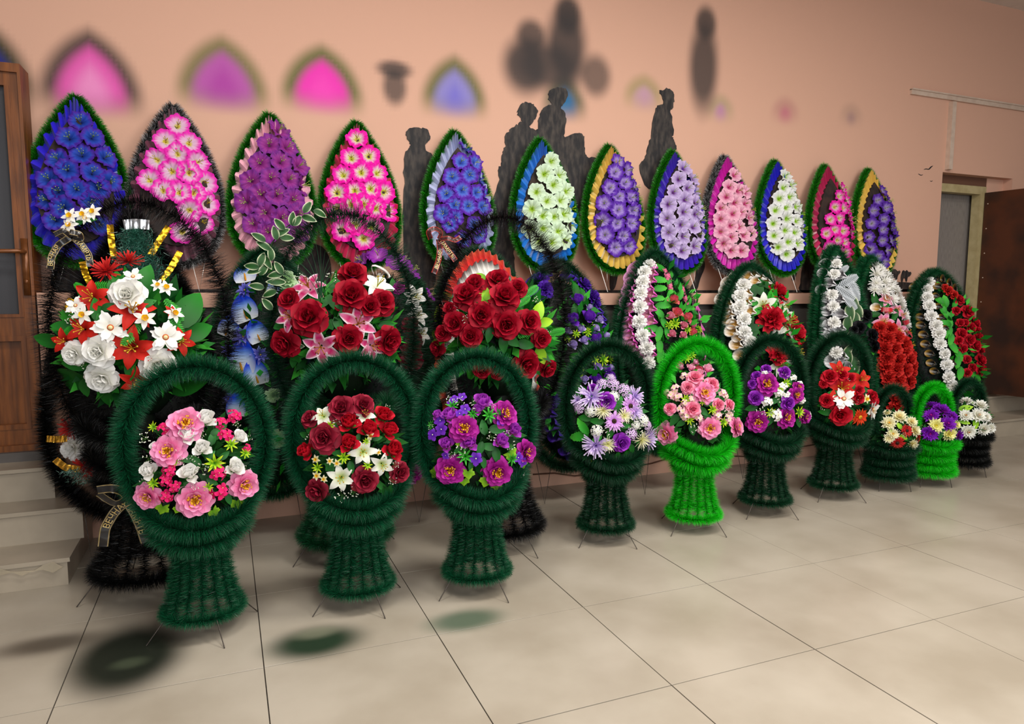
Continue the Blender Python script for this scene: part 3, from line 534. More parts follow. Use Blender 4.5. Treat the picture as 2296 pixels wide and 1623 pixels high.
mb = MB(); a = tear(.213, .838, .76, 48); n = len(a); mb.add(np.concatenate([a+[0, -.055, 0], a+[0, -.035, 0]]), [tuple(range(n))]+[(i, (i+1) % n, n+(i+1) % n, n+i) for i in range(n)]+[tuple(range(2*n-1, n-1, -1))], (1, 1, 1)); BOARD = mb.mesh('backing_board', M_BOARD, False)
mb = MB(); mb.tube([(-.07, 0, .03), (-.035, -.02, -.142), (-.005, .02, .02)], .0021, 5); WLEG = mb.mesh('wire_leg', M_WWIRE)
TOP = [('blue', 'p1', '2416c8', '1c6a10', 'royal blue petunias in a royal blue ribbon', -1.93, (0, 180), 160,
        [(560, 270), (480, 400), (650, 395), (390, 540), (570, 510), (745, 535), (470, 625), (650, 640), (325, 680), (775, 705), (535, 760), (400, 770), (690, 750), (310, 830), (440, 890), (640, 850), (380, 975), (700, 1010), (560, 960)]),
       ('pink', 'p2', '6e3a4c', 'GREY', 'pink petunias with yellow eyes in a frosted black garland', -1.49, (0, 180), 165,
        [(1245, 310), (1160, 420), (1325, 435), (1085, 545), (1240, 510), (1390, 570), (1040, 690), (1200, 630), (1325, 640), (1440, 715), (1140, 765), (1255, 780), (1360, 780), (1455, 860), (1330, 910), (1420, 990), (1275, 1060)]),
       ('plum', 'p3', 'f2b0c0', '1c6a10', 'plum purple petunias in a pale pink ribbon', -1.015, (480, 200), 160,
        [(465, 275), (385, 375), (525, 395), (320, 510), (475, 500), (605, 530), (255, 640), (400, 620), (535, 625), (640, 670), (330, 735), (445, 735), (560, 770), (220, 790), (355, 865), (270, 940), (600, 1000), (480, 900), (380, 1000), (600, 870)]),
       ('hot', 'p4', 'c4164c', '1c6a10', 'hot pink petunias in a crimson ribbon beside the capped figure', -.54, (480, 200), 158,
        [(1000, 340), (960, 470), (1090, 455), (900, 590), (1030, 575), (1155, 580), (860, 720), (985, 700), (1100, 690), (1200, 715), (1140, 830), (1230, 850), (960, 800), (1050, 800), (860, 830), (900, 985), (990, 940), (1050, 1045), (1110, 960)]),
       ('violetblue', 'p5', 'b0b8dc', '1c6a10', 'violet and sky blue petunias in a silver ribbon', .05, (900, 180), 130,
        [(470, 450), (425, 560), (530, 570), (355, 675), (480, 660), (585, 690), (315, 790), (430, 765), (535, 785), (620, 800), (380, 870), (290, 930), (470, 880), (520, 1010), (610, 980), (440, 1110), (550, 1080), (380, 960), (580, 880), (340, 1000)]),
       ('mint', 'p6', '1272d0', '1c6a10', 'pale mint petunias with lime eyes in a bright blue ribbon', .62, (900, 180), 130,
        [(1060, 560), (1010, 650), (1120, 660), (1075, 725), (950, 775), (1165, 770), (1025, 840), (1125, 835), (915, 900), (1000, 940), (1080, 950), (1205, 900), (1150, 930), (1195, 1015), (1110, 1055), (1160, 1120), (970, 1130), (900, 1040), (1060, 1130), (1000, 1040)]),
       ('gold', 'p7', 'e0b850', '1c6a10', 'violet petunias in a gold ribbon, between pale mint and pale lilac wreaths', 1.125, (1280, 180), 128,
        [(345, 560), (315, 640), (405, 630), (280, 750), (390, 710), (470, 730), (235, 855), (345, 810), (430, 820), (500, 820), (335, 905), (450, 910), (225, 980), (330, 1000), (430, 1000), (510, 960), (240, 1080), (375, 1090), (320, 1170), (420, 1160), (490, 1050)]),
       ('lilac', 'p8', '3a18b0', '1c6a10', 'pale lilac petunias with purple eyes in a deep violet ribbon', 1.627, (1280, 180), 118,
        [(800, 605), (765, 685), (860, 680), (730, 775), (830, 750), (895, 770), (690, 865), (805, 835), (890, 850), (800, 920), (890, 935), (675, 965), (940, 890), (780, 1010), (870, 1020), (685, 1065), (800, 1090), (915, 1075), (715, 1150), (790, 1190), (880, 1160), (940, 985)]),
       ('rose', 'p9', 'cc10a8', 'GREY', 'soft pink petunias with rose eyes in a magenta ribbon and frosted garland', 2.073, (1280, 180), 106,
        [(1150, 660), (1115, 740), (1180, 770), (1090, 810), (1155, 855), (1235, 860), (1060, 890), (1140, 930), (1205, 920), (1050, 970), (1125, 1015), (1195, 1020), (1260, 960), (1280, 900), (1050, 1060), (1130, 1095), (1220, 1080), (1070, 1145), (1130, 1190), (1205, 1190), (1275, 1070), (1230, 780)]),
       ('white', 'p10', '1c18c0', '1c6a10', 'white petunias with lime eyes in a cobalt blue ribbon', 2.53, (1280, 180), 108,
        [(1515, 660), (1500, 745), (1560, 725), (1465, 825), (1545, 810), (1440, 905), (1520, 885), (1595, 880), (1420, 1000), (1520, 970), (1590, 980), (1510, 1050), (1580, 1060), (1425, 1085), (1530, 1130), (1450, 1165), (1520, 1215), (1600, 1140), (1640, 930), (1640, 1040)]),
       ('cerise', 'p11', 'b01c50', '1c6a10', 'cerise petunias in a dark crimson ribbon, second from the birds', 3.02, (1776, 180), 92,
        [(375, 715), (345, 805), (410, 810), (305, 885), (375, 890), (425, 905), (275, 970), (345, 960), (415, 970), (310, 1040), (245, 1070), (370, 1050), (425, 1060), (325, 1120), (385, 1130), (265, 1165), (390, 1200), (330, 1200), (430, 1000)]),
       ('indigo', 'p12', 'e0b850', '1c6a10', 'indigo violet petunias in a gold ribbon, nearest the painted camels', 3.475, (1776, 180), 92,
        [(650, 765), (610, 835), (700, 825), (580, 910), (665, 890), (735, 910), (560, 1000), (655, 970), (720, 975), (765, 980), (640, 1045), (710, 1035), (770, 1065), (545, 1095), (640, 1120), (715, 1120), (555, 1180), (680, 1190), (750, 1160), (610, 1230), (665, 1270)])]
GREYRIM = None
for key, pal, rib, rimc, lab, X, (ox, oy), d, pts in TOP:
    T = thing('teardrop_wreath', 'teardrop wreath of '+lab, 'wreath', (X, .47, 1.383), -.17, 'teardrop wreaths along the ledge')
    if rimc == 'GREY':
        if GREYRIM is None:
            v, c = garland(tear(.213, .838), True, .043, 12500, .0032, sweep=.5); f = rng.random((len(v)//3, 1)); g = np.where(f < .62, .008, .42)*np.array([.5, .6, 1.3])
            GREYRIM = tri_mesh('garland', v, g.reshape(-1)[:, None]*np.ones(3), M_SHINY)
        obj('garland', GREYRIM, T, color='ffffff')
    else: obj('garland', RIM, T, color='1f7a12')
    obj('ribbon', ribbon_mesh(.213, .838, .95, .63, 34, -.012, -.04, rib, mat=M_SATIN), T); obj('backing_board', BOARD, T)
    for sx in (-.06, .13): obj('wire_leg', WLEG, T, (sx, 0, 0))
    bouquet(T, (0, -.04, .38), (.178, .068, .395), [('petunia', pal, [(x, y, d) for x, y in pts])], (ox, oy, K_), front=.15, up=0)
# ------------------------------------------------------------------ standing wreaths behind the baskets
def fuzz(c, r, n, length, width=.0026):
    d = unit(rng.normal(size=(n, 3))); d[:, 1] = -np.abs(d[:, 1]); P = np.array(c)+d*np.array(r)*.99; N = unit(d/np.array(r)); return needles(P, N, unit(rng.normal(size=(n, 3))), length, width, sweep=.8)
_wc = {}
def wreath(name, label, X, Y, zb, hw, h, color, lean=-.17, m=.45, inner=None, cat='wreath', nl=.052):
    T = thing(name, label, cat, (X, Y, zb), lean, 'standing wreaths behind the baskets'); k = (hw, h, m, nl)
    if k not in _wc:
        p = tear(hw, h, 1, 96, m); rim = garland(p, True, nl, 8500, .0026); rim2 = garland(p+[0, -.045, 0], True, nl, 6000, .0026)
        r = (hw*.8, .14, h*.44); mb = MB(); mb.dome((0, 0, 0), r, lin('0a0d0a'), 20, 10, True); mb.V[0][:, 1] = np.where(mb.V[0][:, 1] > 0, .1*mb.V[0][:, 1], mb.V[0][:, 1]); bk = mb.mesh('backing_pad', M_LEAF)
        mb = MB(); mb.tube([(-.05, .0, .05), (-.02, -.015, -zb+.006+.0), (.05, .0, .05)], .0024, 5); lg = mb.mesh('wire_leg', M_WIRE)
        _wc[k] = (tinsel('garland', [rim, rim2], M_TINSEL), tri_mesh('tinsel_ground', *fuzz((0, 0, h*.47), r, 9000, .05), M_TINSEL), bk, lg)
    a, b, c, lg = _wc[k]
    obj('garland', a, T, color=color); obj('tinsel_ground', b, T, color=inner or color); obj('backing_pad', c, T, (0, 0, h*.47))
    for sx in (-hw*.5, hw*.5): obj('wire_leg', lg, T, (sx, 0, 0))
    return T, (0, -.0, h*.48), (hw*.93, .215, h*.485)
def WF(c, r, n): obj('foliage', foliage(c, np.array(r)*1.25, n, .075, ('166a1c', '249a28', '46b838')), T, kind='stuff')
DG, BK = '0a4a28', '060606'
TAIL = {}
T, c, r = wreath('oval_wreath', 'black tinsel oval wreath with gold foil strips and silver tape', -1.67, .04, .2, .37, 1.44, BK, m=1.1, nl=.06)
def strip(T, name, pts, Y, wd, col, mat, crop=None, tw=0., lines=None, label=None):
    """A ribbon laid along points read in the photograph, hung at depth Y."""
    ox, oy, s = crop or (0, 0, 1); R, T0 = frame_of(T); ctl = np.array([on_y(ox+p[0]*s, oy+p[1]*s, Y+(p[2] if len(p) > 2 else 0)) for p in pts]); n = 24
    u = np.linspace(0, len(ctl)-1, n); P = np.stack([np.interp(u, range(len(ctl)), ctl[:, i]) for i in range(3)], -1)
    for _ in range(3 if len(ctl) > 2 else 0): P[1:-1] = (P[:-2]+2*P[1:-1]+P[2:])/4
    t = unit(np.gradient(P, axis=0)); lf = unit(np.stack([-t[:, 2], 0*t[:, 0]+tw, t[:, 0]], -1)); vs_ = np.array([-1, -.84, -.7, .7, .84, 1]) if lines else np.array([-1, -.33, .33, 1])
    G = P[:, None]+lf[:, None]*vs_[None, :, None]*wd/2+np.array([0, 1, 0])*(rng.normal(size=(n, len(vs_), 1))*.0014)
    C = np.ones(G.shape)*lin(col)
    if lines: C[:, [1, 2, 3, 4]] = lin(lines); C[:, 2] = C[:, 3] = lin(col)
    mb = MB(); mb.grid((G-T0)@R, C); o = obj(name, mb.mesh(name, mat), T, label=label); return o, P, lf
def lettering(o, P, lf, text, size, start, T, flip=False):
    """Gold print along a ribbon."""
    cu = bpy.data.curves.new('lettering', 'FONT'); cu.body = text; cu.size = size; cu.resolution_u = 3; tmp = bpy.data.objects.new('lettering', cu); COL.objects.link(tmp)
    bpy.context.view_layer.update(); me = bpy.data.meshes.new_from_object(tmp.evaluated_get(bpy.context.evaluated_depsgraph_get())); bpy.data.objects.remove(tmp)
    v = np.array([q.co[:] for q in me.vertices]); seg = np.concatenate([[0], np.cumsum(np.linalg.norm(np.diff(P, axis=0), axis=1))]); R, T0 = frame_of(T)
    s = start+v[:, 0]; B = np.stack([np.interp(s, seg, P[:, i]) for i in range(3)], -1); N = np.stack([np.interp(s, seg, lf[:, i]) for i in range(3)], -1)
    W = B+N*(v[:, 1]-size*.36)[:, None]+np.array([0, -.007, 0]); W = (W-T0)@R; me.vertices.foreach_set('co', W.astype(np.float32).ravel()); me.materials.clear(); me.materials.append(M_GOLDPRINT); me.update()
    q = obj('lettering', me, o); return q
A1 = (0, 420, K_); A2 = (0, 860, K_)
for p in ([(770, 260), (780, 380), (800, 490)], [(1180, 275), (1110, 380), (1050, 480)], [(1260, 450), (1200, 560), (1125, 660)], [(575, 520), (600, 610), (640, 690)], [(500, 780), (475, 840), (475, 900)]): strip(T, 'gold_strip', p, -.08, .026, 'd8a01c', M_FOIL, A1, label='gold foil strip')
for p in ([(325, 385), (390, 390), (470, 385)], [(385, 530), (460, 590), (560, 600)]): strip(T, 'gold_strip', p, -.13, .028, 'b8862c', M_FOIL, A2, label='gold foil strip')
strip(T, 'silver_tape', [(865, 262), (950, 254), (1045, 262)], -.11, .042, 'c8c8cc', M_FOIL, A1, label='crinkled silver tape')
def brush(T, pts, crop, Y, wd, color, n, nl=.035, name='silver_tinsel', dens=60000):
    R, T0 = frame_of(T); P = [on_y(crop[0]+x*crop[2], crop[1]+y*crop[2], Y) for x, y in pts]; P = (np.array(P)-T0)@R; a, b = P[0], P[-1]; L = rng.random(n)[:, None]
    Q = a+(b-a)*L+rng.normal(size=(n, 3))*[wd, .012, .0]*(.5+.6*L); V, C = needles(Q, unit(rng.normal(size=(n, 3))-[0, 1.2, 0]), unit(rng.normal(size=(n, 3))), nl, .0024); f = np.repeat(rng.random(len(V)//3) < .3, 3)
    C = C*np.where(f[:, None], [2.6, 2.6, 2.6], [.5, .9, .75]); obj(name, tri_mesh(name, V, C, M_SHINY), T, color=color)
brush(T, [(940, 300), (1000, 640)], A1, -.10, .045, '3c6a5c', 5000)
bouquet(T, c, r, [('spider', 'redfluff', [(480, 310, 140), (600, 600, 170)]), ('carnation', 'white', [(510, 450, 160)])], A2)
brush(T, [(500, 600), (640, 700)], A2, -.13, .03, '6a8a80', 700, .02)
B1 = (420, 440, K_)
T, c, r = wreath('flower_wreath', 'green tinsel wreath with large blue and white anthuriums and cornflowers', -1.07, .11, .22, .29, 1.25, DG, m=.3)
WF((0, -.02, .6), (.24, .2, .52), 200)
bouquet(T, c, r, [('anthurium', 'blueanth', [(405, 545, 165), (300, 620, 150), (400, 800, 190), (290, 920, 160), (490, 960, 150), (600, 640, 90), (380, 1150, 210), (480, 1250, 160), (210, 1340, 140), (340, 1480, 150), (130, 640, 130), (120, 800, 110), (140, 900, 100)]),
                  ('star', 'cornflower', [(400, 655, 130), (390, 980, 145), (290, 1070, 130), (510, 1110, 130), (290, 1420, 120)]), ('carnation', 'mint', [(700, 590, 150), (600, 1390, 100), (625, 1700, 110)]),
                  ('leaf', 'bright', [(290, 520, 80), (350, 700, 80), (260, 1030, 80), (440, 1080, 70), (540, 1190, 80), (240, 1450, 90), (560, 1300, 70), (340, 880, 80)])], B1)
T, c, r = wreath('flower_wreath', 'green tinsel wreath with purple petunias, burgundy carnations and white lilies between two hoop baskets', -.48, .06, .22, .30, 1.24, DG, m=.12)
c, r = (0, -.07, .61), (.31, .2, .64)
bouquet(T, c, r, [('petunia', 'purplepet', [(1210, 430, 150), (1330, 400, 145), (1060, 510, 140), (1530, 410, 140), (1600, 470, 150), (1450, 460, 130), (1130, 560, 120), (1740, 620, 100)]), ('carnation', 'burgundy', [(1570, 1120, 180), (1560, 900, 120), (1590, 1000, 120)]), ('carnation', 'magenta', [(1570, 1940, 150), (1480, 640, 90)]),
                  ('lily', 'white', [(1600, 700, 160), (1620, 830, 150), (1640, 960, 140)]), ('leaf', 'green', [(1440, 620, 90), (1520, 1250, 100), (1400, 700, 90)]), ('varleaf', 'silvergreen', [(1520, 1190, 90), (1480, 1240, 90), (1540, 1240, 80)])], B1)
B2 = (860, 440, K_)
T, c, r = wreath('flower_wreath', 'round topped wreath with pleated red and white ribbon and scarlet petunias behind red roses', .08, .10, .28, .31, 1.21, DG, m=.1)
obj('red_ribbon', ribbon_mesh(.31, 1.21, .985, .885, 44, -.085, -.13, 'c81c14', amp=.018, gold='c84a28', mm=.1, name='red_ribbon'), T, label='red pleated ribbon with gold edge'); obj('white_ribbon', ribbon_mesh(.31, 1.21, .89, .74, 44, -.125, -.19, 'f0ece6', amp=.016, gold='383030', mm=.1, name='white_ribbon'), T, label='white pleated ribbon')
bouquet(T, c, r, [('petunia', 'redpet', [(460, 640, 150), (570, 560, 130), (700, 610, 110)]), ('petunia', 'purplepet', [(370, 610, 110), (380, 700, 100)])], B2)
B3 = (1180, 540, K_)
T, c, r = wreath('flower_wreath', 'green tinsel wreath with violet ribbon, purple carnations and violet rosebuds', .60, .10, .2, .33, 1.24, '0a3a20', m=.25)
WF((0, -.02, .6), (.27, .19, .5), 420)
bouquet(T, c, r, [('calla', 'violetshell', [(20, 215, 100), (60, 190, 90), (130, 165, 90), (310, 165, 90), (350, 185, 80), (0, 270, 90), (430, 230, 80), (480, 280, 80), (530, 340, 80), (560, 400, 80), (585, 460, 80), (600, 520, 70), (145, 370, 90), (130, 1150, 110), (165, 1210, 110), (190, 1290, 110), (220, 1370, 100), (290, 1470, 90), (330, 1510, 80)]), ('carnation', 'deepviolet', [(100, 270, 120), (130, 340, 120), (80, 390, 110), (420, 260, 120), (490, 340, 120), (500, 400, 100), (180, 1120, 110)]),
                  ('bud', 'violet', [(360, 410, 100), (325, 550, 110), (440, 530, 110), (485, 680, 110), (490, 970, 100), (590, 960, 100), (560, 900, 80)]), ('bud', 'lilacbud', [(290, 630, 65), (385, 615, 65), (490, 610, 60), (330, 725, 75), (405, 695, 65), (515, 550, 60), (570, 655, 65), (500, 885, 75), (410, 970, 70), (620, 890, 65), (550, 890, 60), (445, 465, 60)]),
                  ('sawleaf', 'green', [(340, 250, 110), (350, 340, 110), (455, 330, 110, 60), (400, 380, 100), (500, 470, 110, 20), (575, 540, 110, 0), (620, 620, 120, 10), (560, 610, 90), (240, 690, 110), (230, 860, 130, 250), (260, 730, 100), (240, 780, 110), (340, 480, 90), (280, 570, 100), (640, 910, 90, 20), (360, 830, 90), (370, 1050, 120), (250, 930, 100), (420, 760, 90)]), ('tuft', 'yellowgreen', [(350, 650, 70), (430, 640, 70), (540, 830, 110), (480, 830, 90), (590, 830, 80), (290, 690, 60), (395, 210, 50)]), ('sprig', 'limesprig', [(440, 600, 90), (370, 900, 90), (480, 790, 80)])], B3)
T, c, r = wreath('flower_wreath', 'green tinsel wreath with two rows of pink ribbon shells around white carnations', 1.25, .05, .25, .33, 1.26, DG)
WF((.08, -.02, .6), (.2, .2, .5), 330)
bouquet(T, c, r, [('calla', 'pinkshell', [(775, 130, 85), (765, 185, 85), (770, 215, 80), (745, 250, 85), (745, 295, 80), (725, 345, 85), (735, 385, 80), (715, 425, 85), (735, 475, 80), (705, 530, 85), (725, 575, 80), (705, 610, 85), (730, 660, 80), (735, 705, 85), (755, 750, 80), (785, 800, 80), (810, 840, 80), (830, 880, 80)]),
                  ('calla', 'pinkshell', [(885, 170, 75), (890, 220, 75), (880, 270, 75), (860, 325, 75), (880, 370, 75), (855, 425, 75), (880, 470, 75), (855, 515, 75), (885, 560, 75), (870, 650, 75), (850, 700, 70), (870, 750, 70), (885, 790, 60)]), ('carnation', 'white', [(860, 165, 95), (825, 215, 90), (815, 285, 95), (800, 365, 95), (795, 460, 95), (790, 565, 100), (815, 660, 95), (845, 750, 95), (855, 850, 95)]),
                  ('sawleaf', 'bright', [(935, 180, 100, 120), (935, 270, 100, 0), (940, 330, 100, 10), (925, 400, 90, 0), (960, 450, 100, 0), (930, 500, 90), (985, 430, 90), (870, 615, 100, 190), (930, 650, 100), (935, 740, 100), (970, 580, 90), (1150, 400, 90, 60), (1190, 520, 90), (1215, 610, 90, -30), (1080, 380, 80), (1010, 370, 80), (990, 640, 80), (940, 800, 90), (1000, 280, 70), (1150, 470, 80), (1020, 200, 60, 90)]),
                  ('spike', 'astilbe', [(1005, 290, 130, 280), (1110, 375, 130, 285), (990, 230, 90, 290)]), ('bud', 'peach', [(1035, 410, 90), (1060, 500, 90), (1130, 535, 90), (1170, 640, 70), (1200, 905, 90), (1280, 890, 100)]), ('bud', 'rosepink', [(1010, 525, 75), (1105, 590, 60), (1170, 590, 60), (1100, 660, 60), (1020, 650, 65), (1075, 870, 60), (1155, 885, 65), (1190, 850, 50)]), ('tuft', 'yellowgreen', [(1040, 580, 90), (1000, 590, 70), (1210, 620, 70), (1130, 620, 70), (1120, 820, 90), (1160, 800, 70)]), ('calla', 'pinkshell', [(1190, 470, 70, -1), (1215, 540, 70, -1), (1245, 600, 60, -1), (1270, 650, 60, -1), (1300, 830, 60, -1), (1330, 920, 60, -1), (1340, 980, 60, -1)])], B3)
B4 = (1560, 540, Q_)
T, c, r = wreath('flower_wreath', 'green tinsel wreath with white and gold ribbon shells, white lilies and crimson carnations', 2.06, .11, .22, .34, 1.22, DG, m=.25)
WF((.1, -.02, .58), (.2, .19, .48), 200)
bouquet(T, c, r, [('calla', 'goldshell', [(390, 290, 110), (460, 268, 100), (540, 258, 100), (610, 265, 100), (670, 285, 90), (730, 320, 90), (800, 380, 80), (850, 460, 80), (310, 365, 110), (335, 400, 110), (300, 440, 110), (265, 530, 110), (300, 570, 110), (290, 620, 110), (310, 660, 110), (310, 715, 110), (360, 760, 105), (350, 825, 110), (410, 880, 100), (390, 950, 100), (430, 1050, 100), (480, 470, 90), (510, 530, 80), (470, 560, 90), (510, 640, 90), (560, 360, 80), (600, 320, 80), (490, 310, 90)]),
                  ('carnation', 'white', [(430, 400, 125), (405, 500, 130), (400, 600, 130), (440, 710, 130), (445, 830, 120), (490, 910, 110)]), ('carnation', 'brightred', [(750, 470, 200), (690, 710, 230), (980, 790, 240), (1040, 720, 160), (760, 1020, 190), (900, 690, 150)]), ('lily', 'limewhite', [(625, 580, 220), (800, 600, 200), (930, 620, 200), (850, 740, 270), (1040, 1000, 210), (1060, 870, 160), (790, 1130, 220), (740, 770, 150)]),
                  ('lobed', 'dgreen', [(480, 350, 150), (560, 460, 160), (520, 760, 200), (620, 400, 150), (500, 850, 150), (940, 540, 120), (560, 330, 120)]), ('sawleaf', 'bright', [(740, 370, 150), (700, 490, 150, 60), (510, 560, 110), (720, 530, 150, 80), (870, 520, 120), (1000, 930, 130), (700, 580, 110), (560, 640, 110), (830, 500, 100)]), ('leaf', 'bright', [(1100, 880, 110, 10), (1120, 860, 100, 30), (1060, 950, 110)])], B4)
B5 = (1800, 540, R_)
T, c, r = wreath('flower_wreath', 'tall green tinsel wreath with silver white ribbon shells and black roses', 2.73, .0, .2, .25, 1.38, '0a5a30')
bouquet(T, c, r, [('calla', 'silvershell', [(200, 85, 75), (245, 100, 70), (195, 170, 80), (170, 235, 75), (290, 250, 80), (210, 310, 80), (160, 360, 75), (200, 420, 75), (280, 430, 75), (180, 470, 75), (205, 520, 75), (295, 540, 75), (170, 600, 75), (215, 620, 75), (285, 640, 75), (175, 660, 75), (220, 690, 75), (245, 895, 90), (300, 850, 80), (345, 930, 80), (270, 930, 80)]), ('carnation', 'white', [(250, 165, 75), (230, 240, 80), (225, 480, 80), (230, 600, 80), (245, 820, 80), (215, 395, 80)]),
                  ('fern', 'silver', [(340, 290, 150, 30), (370, 330, 150, -60), (320, 380, 140, -40), (390, 380, 120, -70), (350, 450, 120, -50), (300, 210, 90, 40)]), ('varleaf', 'vargreen', [(380, 450, 130, -60), (410, 520, 140, -70), (350, 530, 130, -80), (330, 620, 120, -90), (390, 580, 120, -80), (335, 800, 100, 60), (385, 920, 140, -80), (340, 850, 100)]), ('rose', 'black', [(470, 545, 95), (420, 635, 100), (515, 690, 95), (540, 770, 95), (380, 650, 70)]), ('leaf', 'bright', [(500, 620, 60), (560, 825, 50)])], B5)
T, c, r = wreath('flower_wreath', 'green tinsel wreath topped with white chrysanthemums above a mass of red ones', 3.20, .115, .18, .28, 1.34, '0a5a30')
bouquet(T, c, r, [('spider', 'white', [(550, 170, 100), (545, 240, 100), (620, 240, 100), (540, 310, 100), (600, 300, 110), (660, 290, 100), (530, 360, 90), (600, 370, 100), (680, 360, 110), (740, 400, 100), (660, 430, 90), (740, 450, 95), (780, 500, 90), (770, 540, 80), (790, 585, 80), (640, 340, 90), (700, 320, 80), (720, 400, 90), (580, 220, 90), (560, 200, 80)]),
                  ('carnation', 'redfluff', [(620, 720, 120), (690, 710, 120), (740, 760, 120), (600, 790, 120), (670, 790, 120), (750, 810, 120), (620, 860, 120), (700, 870, 120), (780, 870, 120), (820, 920, 110), (610, 930, 120), (680, 940, 120), (750, 950, 120), (830, 980, 110), (630, 1000, 120), (700, 1020, 120), (780, 1030, 110), (650, 1080, 110), (720, 1090, 110), (570, 640, 100), (640, 650, 100), (800, 840, 100), (700, 1180, 120), (740, 1230, 110), (680, 1230, 110)]),
                  ('lily', 'palepinklily', [(600, 590, 140), (710, 650, 140), (620, 420, 110), (800, 760, 120), (840, 850, 100), (700, 500, 90), (820, 640, 90), (740, 540, 80)]), ('sawleaf', 'green', [(530, 430, 90, 100), (590, 470, 90, 0), (520, 540, 90, 180), (740, 600, 80), (870, 800, 60), (680, 540, 90, 250), (780, 690, 80)]), ('loop', 'brightred', [(630, 510, 90), (750, 595, 80), (810, 690, 70)]), ('calla', 'goldshell', [(560, 490, 60), (650, 515, 60)])], B5)
T, c, r = wreath('flower_wreath', 'green tinsel wreath with black gold foil edge and white carnation row', 3.80, .05, .2, .38, 1.22, '0a4a28', m=.25)
WF((.08, -.02, .58), (.24, .19, .5), 220)
bouquet(T, c, r, [('calla', 'blackgold', [(840, 275, 70), (880, 255, 70), (930, 248, 70), (985, 268, 70), (1030, 290, 70, -1), (1080, 320, 70, -1), (1120, 360, 70, -1), (835, 330, 75), (830, 390, 75), (850, 440, 75), (855, 490, 75), (880, 560, 75), (885, 620, 75), (905, 690, 75), (920, 760, 75), (950, 830, 75), (960, 900, 75), (985, 960, 75), (1010, 330, 70), (990, 400, 60), (1010, 480, 60), (1030, 560, 60), (1060, 640, 60), (1110, 900, 70)]),
                  ('carnation', 'white', [(920, 300, 85), (910, 355, 80), (915, 412, 80), (930, 475, 80), (945, 550, 80), (980, 620, 85), (1000, 680, 85), (1010, 755, 80), (1045, 830, 80), (1060, 910, 80), (1075, 1000, 85), (1100, 1070, 80)]),
                  ('rose', 'brightred', [(1150, 430, 80), (1215, 515, 95), (1130, 510, 60), (1290, 580, 90), (1240, 635, 80), (1330, 690, 80), (1230, 725, 80), (1170, 680, 80), (1180, 790, 65), (1270, 770, 90), (1310, 875, 95), (1340, 955, 90), (1330, 790, 80), (1210, 870, 65), (1250, 930, 65), (1210, 970, 70), (1160, 600, 60), (1195, 600, 60), (1290, 640, 80), (1150, 730, 70)]), ('carnation', 'redfluff', [(1070, 365, 70), (1110, 395, 65), (1045, 340, 50)]),
                  ('sawleaf', 'bright', [(1000, 430, 85), (1050, 440, 85), (1030, 500, 85), (1060, 540, 85), (1080, 600, 90), (1050, 600, 80), (1090, 720, 90), (1110, 780, 90), (1150, 840, 90), (1140, 890, 90), (1160, 970, 90), (1190, 830, 80), (1000, 330, 70), (1040, 360, 70), (1075, 670, 85), (1120, 460, 70), (1100, 530, 70), (1240, 970, 70), (1380, 700, 50, 20), (1310, 1020, 90)])], B5)
# ------------------------------------------------------------------ tall hoop baskets (second row)
def stalks(n, prof, nl, dens, w=.0024):
    zs = np.array([p[0] for p in prof]); rs = np.array([p[1] for p in prof]); z = np.linspace(zs[0], zs[-1], 12); r = np.interp(z, zs[::-1], rs[::-1]) if zs[0] > zs[-1] else np.interp(z, zs, rs); out = []
    for k in range(n):
        th = 2*PI*(k+.5)/n; out.append(garland(np.stack([r*math.cos(th), r*math.sin(th)*.95, z], -1), False, nl, dens, w))
    return out
def legs(r0, z0, r1, rad=.0022, n=4):
    L = []
    for k in range(n):
        th = 2*PI*k/n+.35; mb = MB(); mb.tube([(r0*math.cos(th), r0*math.sin(th), z0), (r1*math.cos(th), r1*math.sin(th), .002)], rad, 5); L.append(mb.mesh('wire_leg', M_WIRE))
    return L
HOOP = tri_mesh('handle', *garland(ell(.02, 1.07, .325, .53, -66, 246, 90), False, .085, 4300, .0021, sweep=.35), M_TINSEL)
HB = tinsel('bowl', [garland(loop(.21, .18, .66, .06), True, .065, 8000, .0026), garland(loop(.19, .16, .56, .04, front=.03), True, .06, 7500, .0026), garland(loop(.16, .14, .48), True, .06, 7000, .0026)], M_TINSEL)
HP = tinsel('pedestal', stalks(18, [(.46, .15), (.36, .115), (.22, .15), (.11, .2)], .045, 3400), M_TINSEL); HR = tinsel('base_ring', [garland(loop(.2, .19, .105), True, .05, 8000, .0024)], M_TINSEL); HL = legs(.17, .12, .27)
HF = foliage((0, -.0, 1.05), (.27, .19, .24), 460, .10, ('12481a', '1c7020', '3a9a30'), up=-.1); 
mb = MB(); mb.dome((0, 0, .95), (.16, .12, .22), lin('0a1a0c'), 14, 8, True); mb.tube([(0, 0, .55), (0, 0, .95)], .05, 8, lin('0a120a')); HC = mb.mesh('stem_bundle', M_LEAF)
def hoop_basket(label, X, Y, col, hcol):
    T = thing('hoop_basket', label, 'flower basket', (X, Y, 0), 0, 'tall hoop baskets behind the front row')
    obj('handle', HOOP, T, color=hcol); obj('bowl', HB, T, color=col); obj('pedestal', HP, T, color=col); obj('base_ring', HR, T, color=col); obj('stem_bundle', HC, T); obj('foliage', HF, T, kind='stuff')
    for l in HL: obj('wire_leg', l, T)
    return T
HE = ((0, 0, 1.07), (.34, .24, .30))
T = hoop_basket('black tall hoop basket with white roses, red lilies and big green leaves beside the stairs', -1.61, -.36, '070707', '080808')
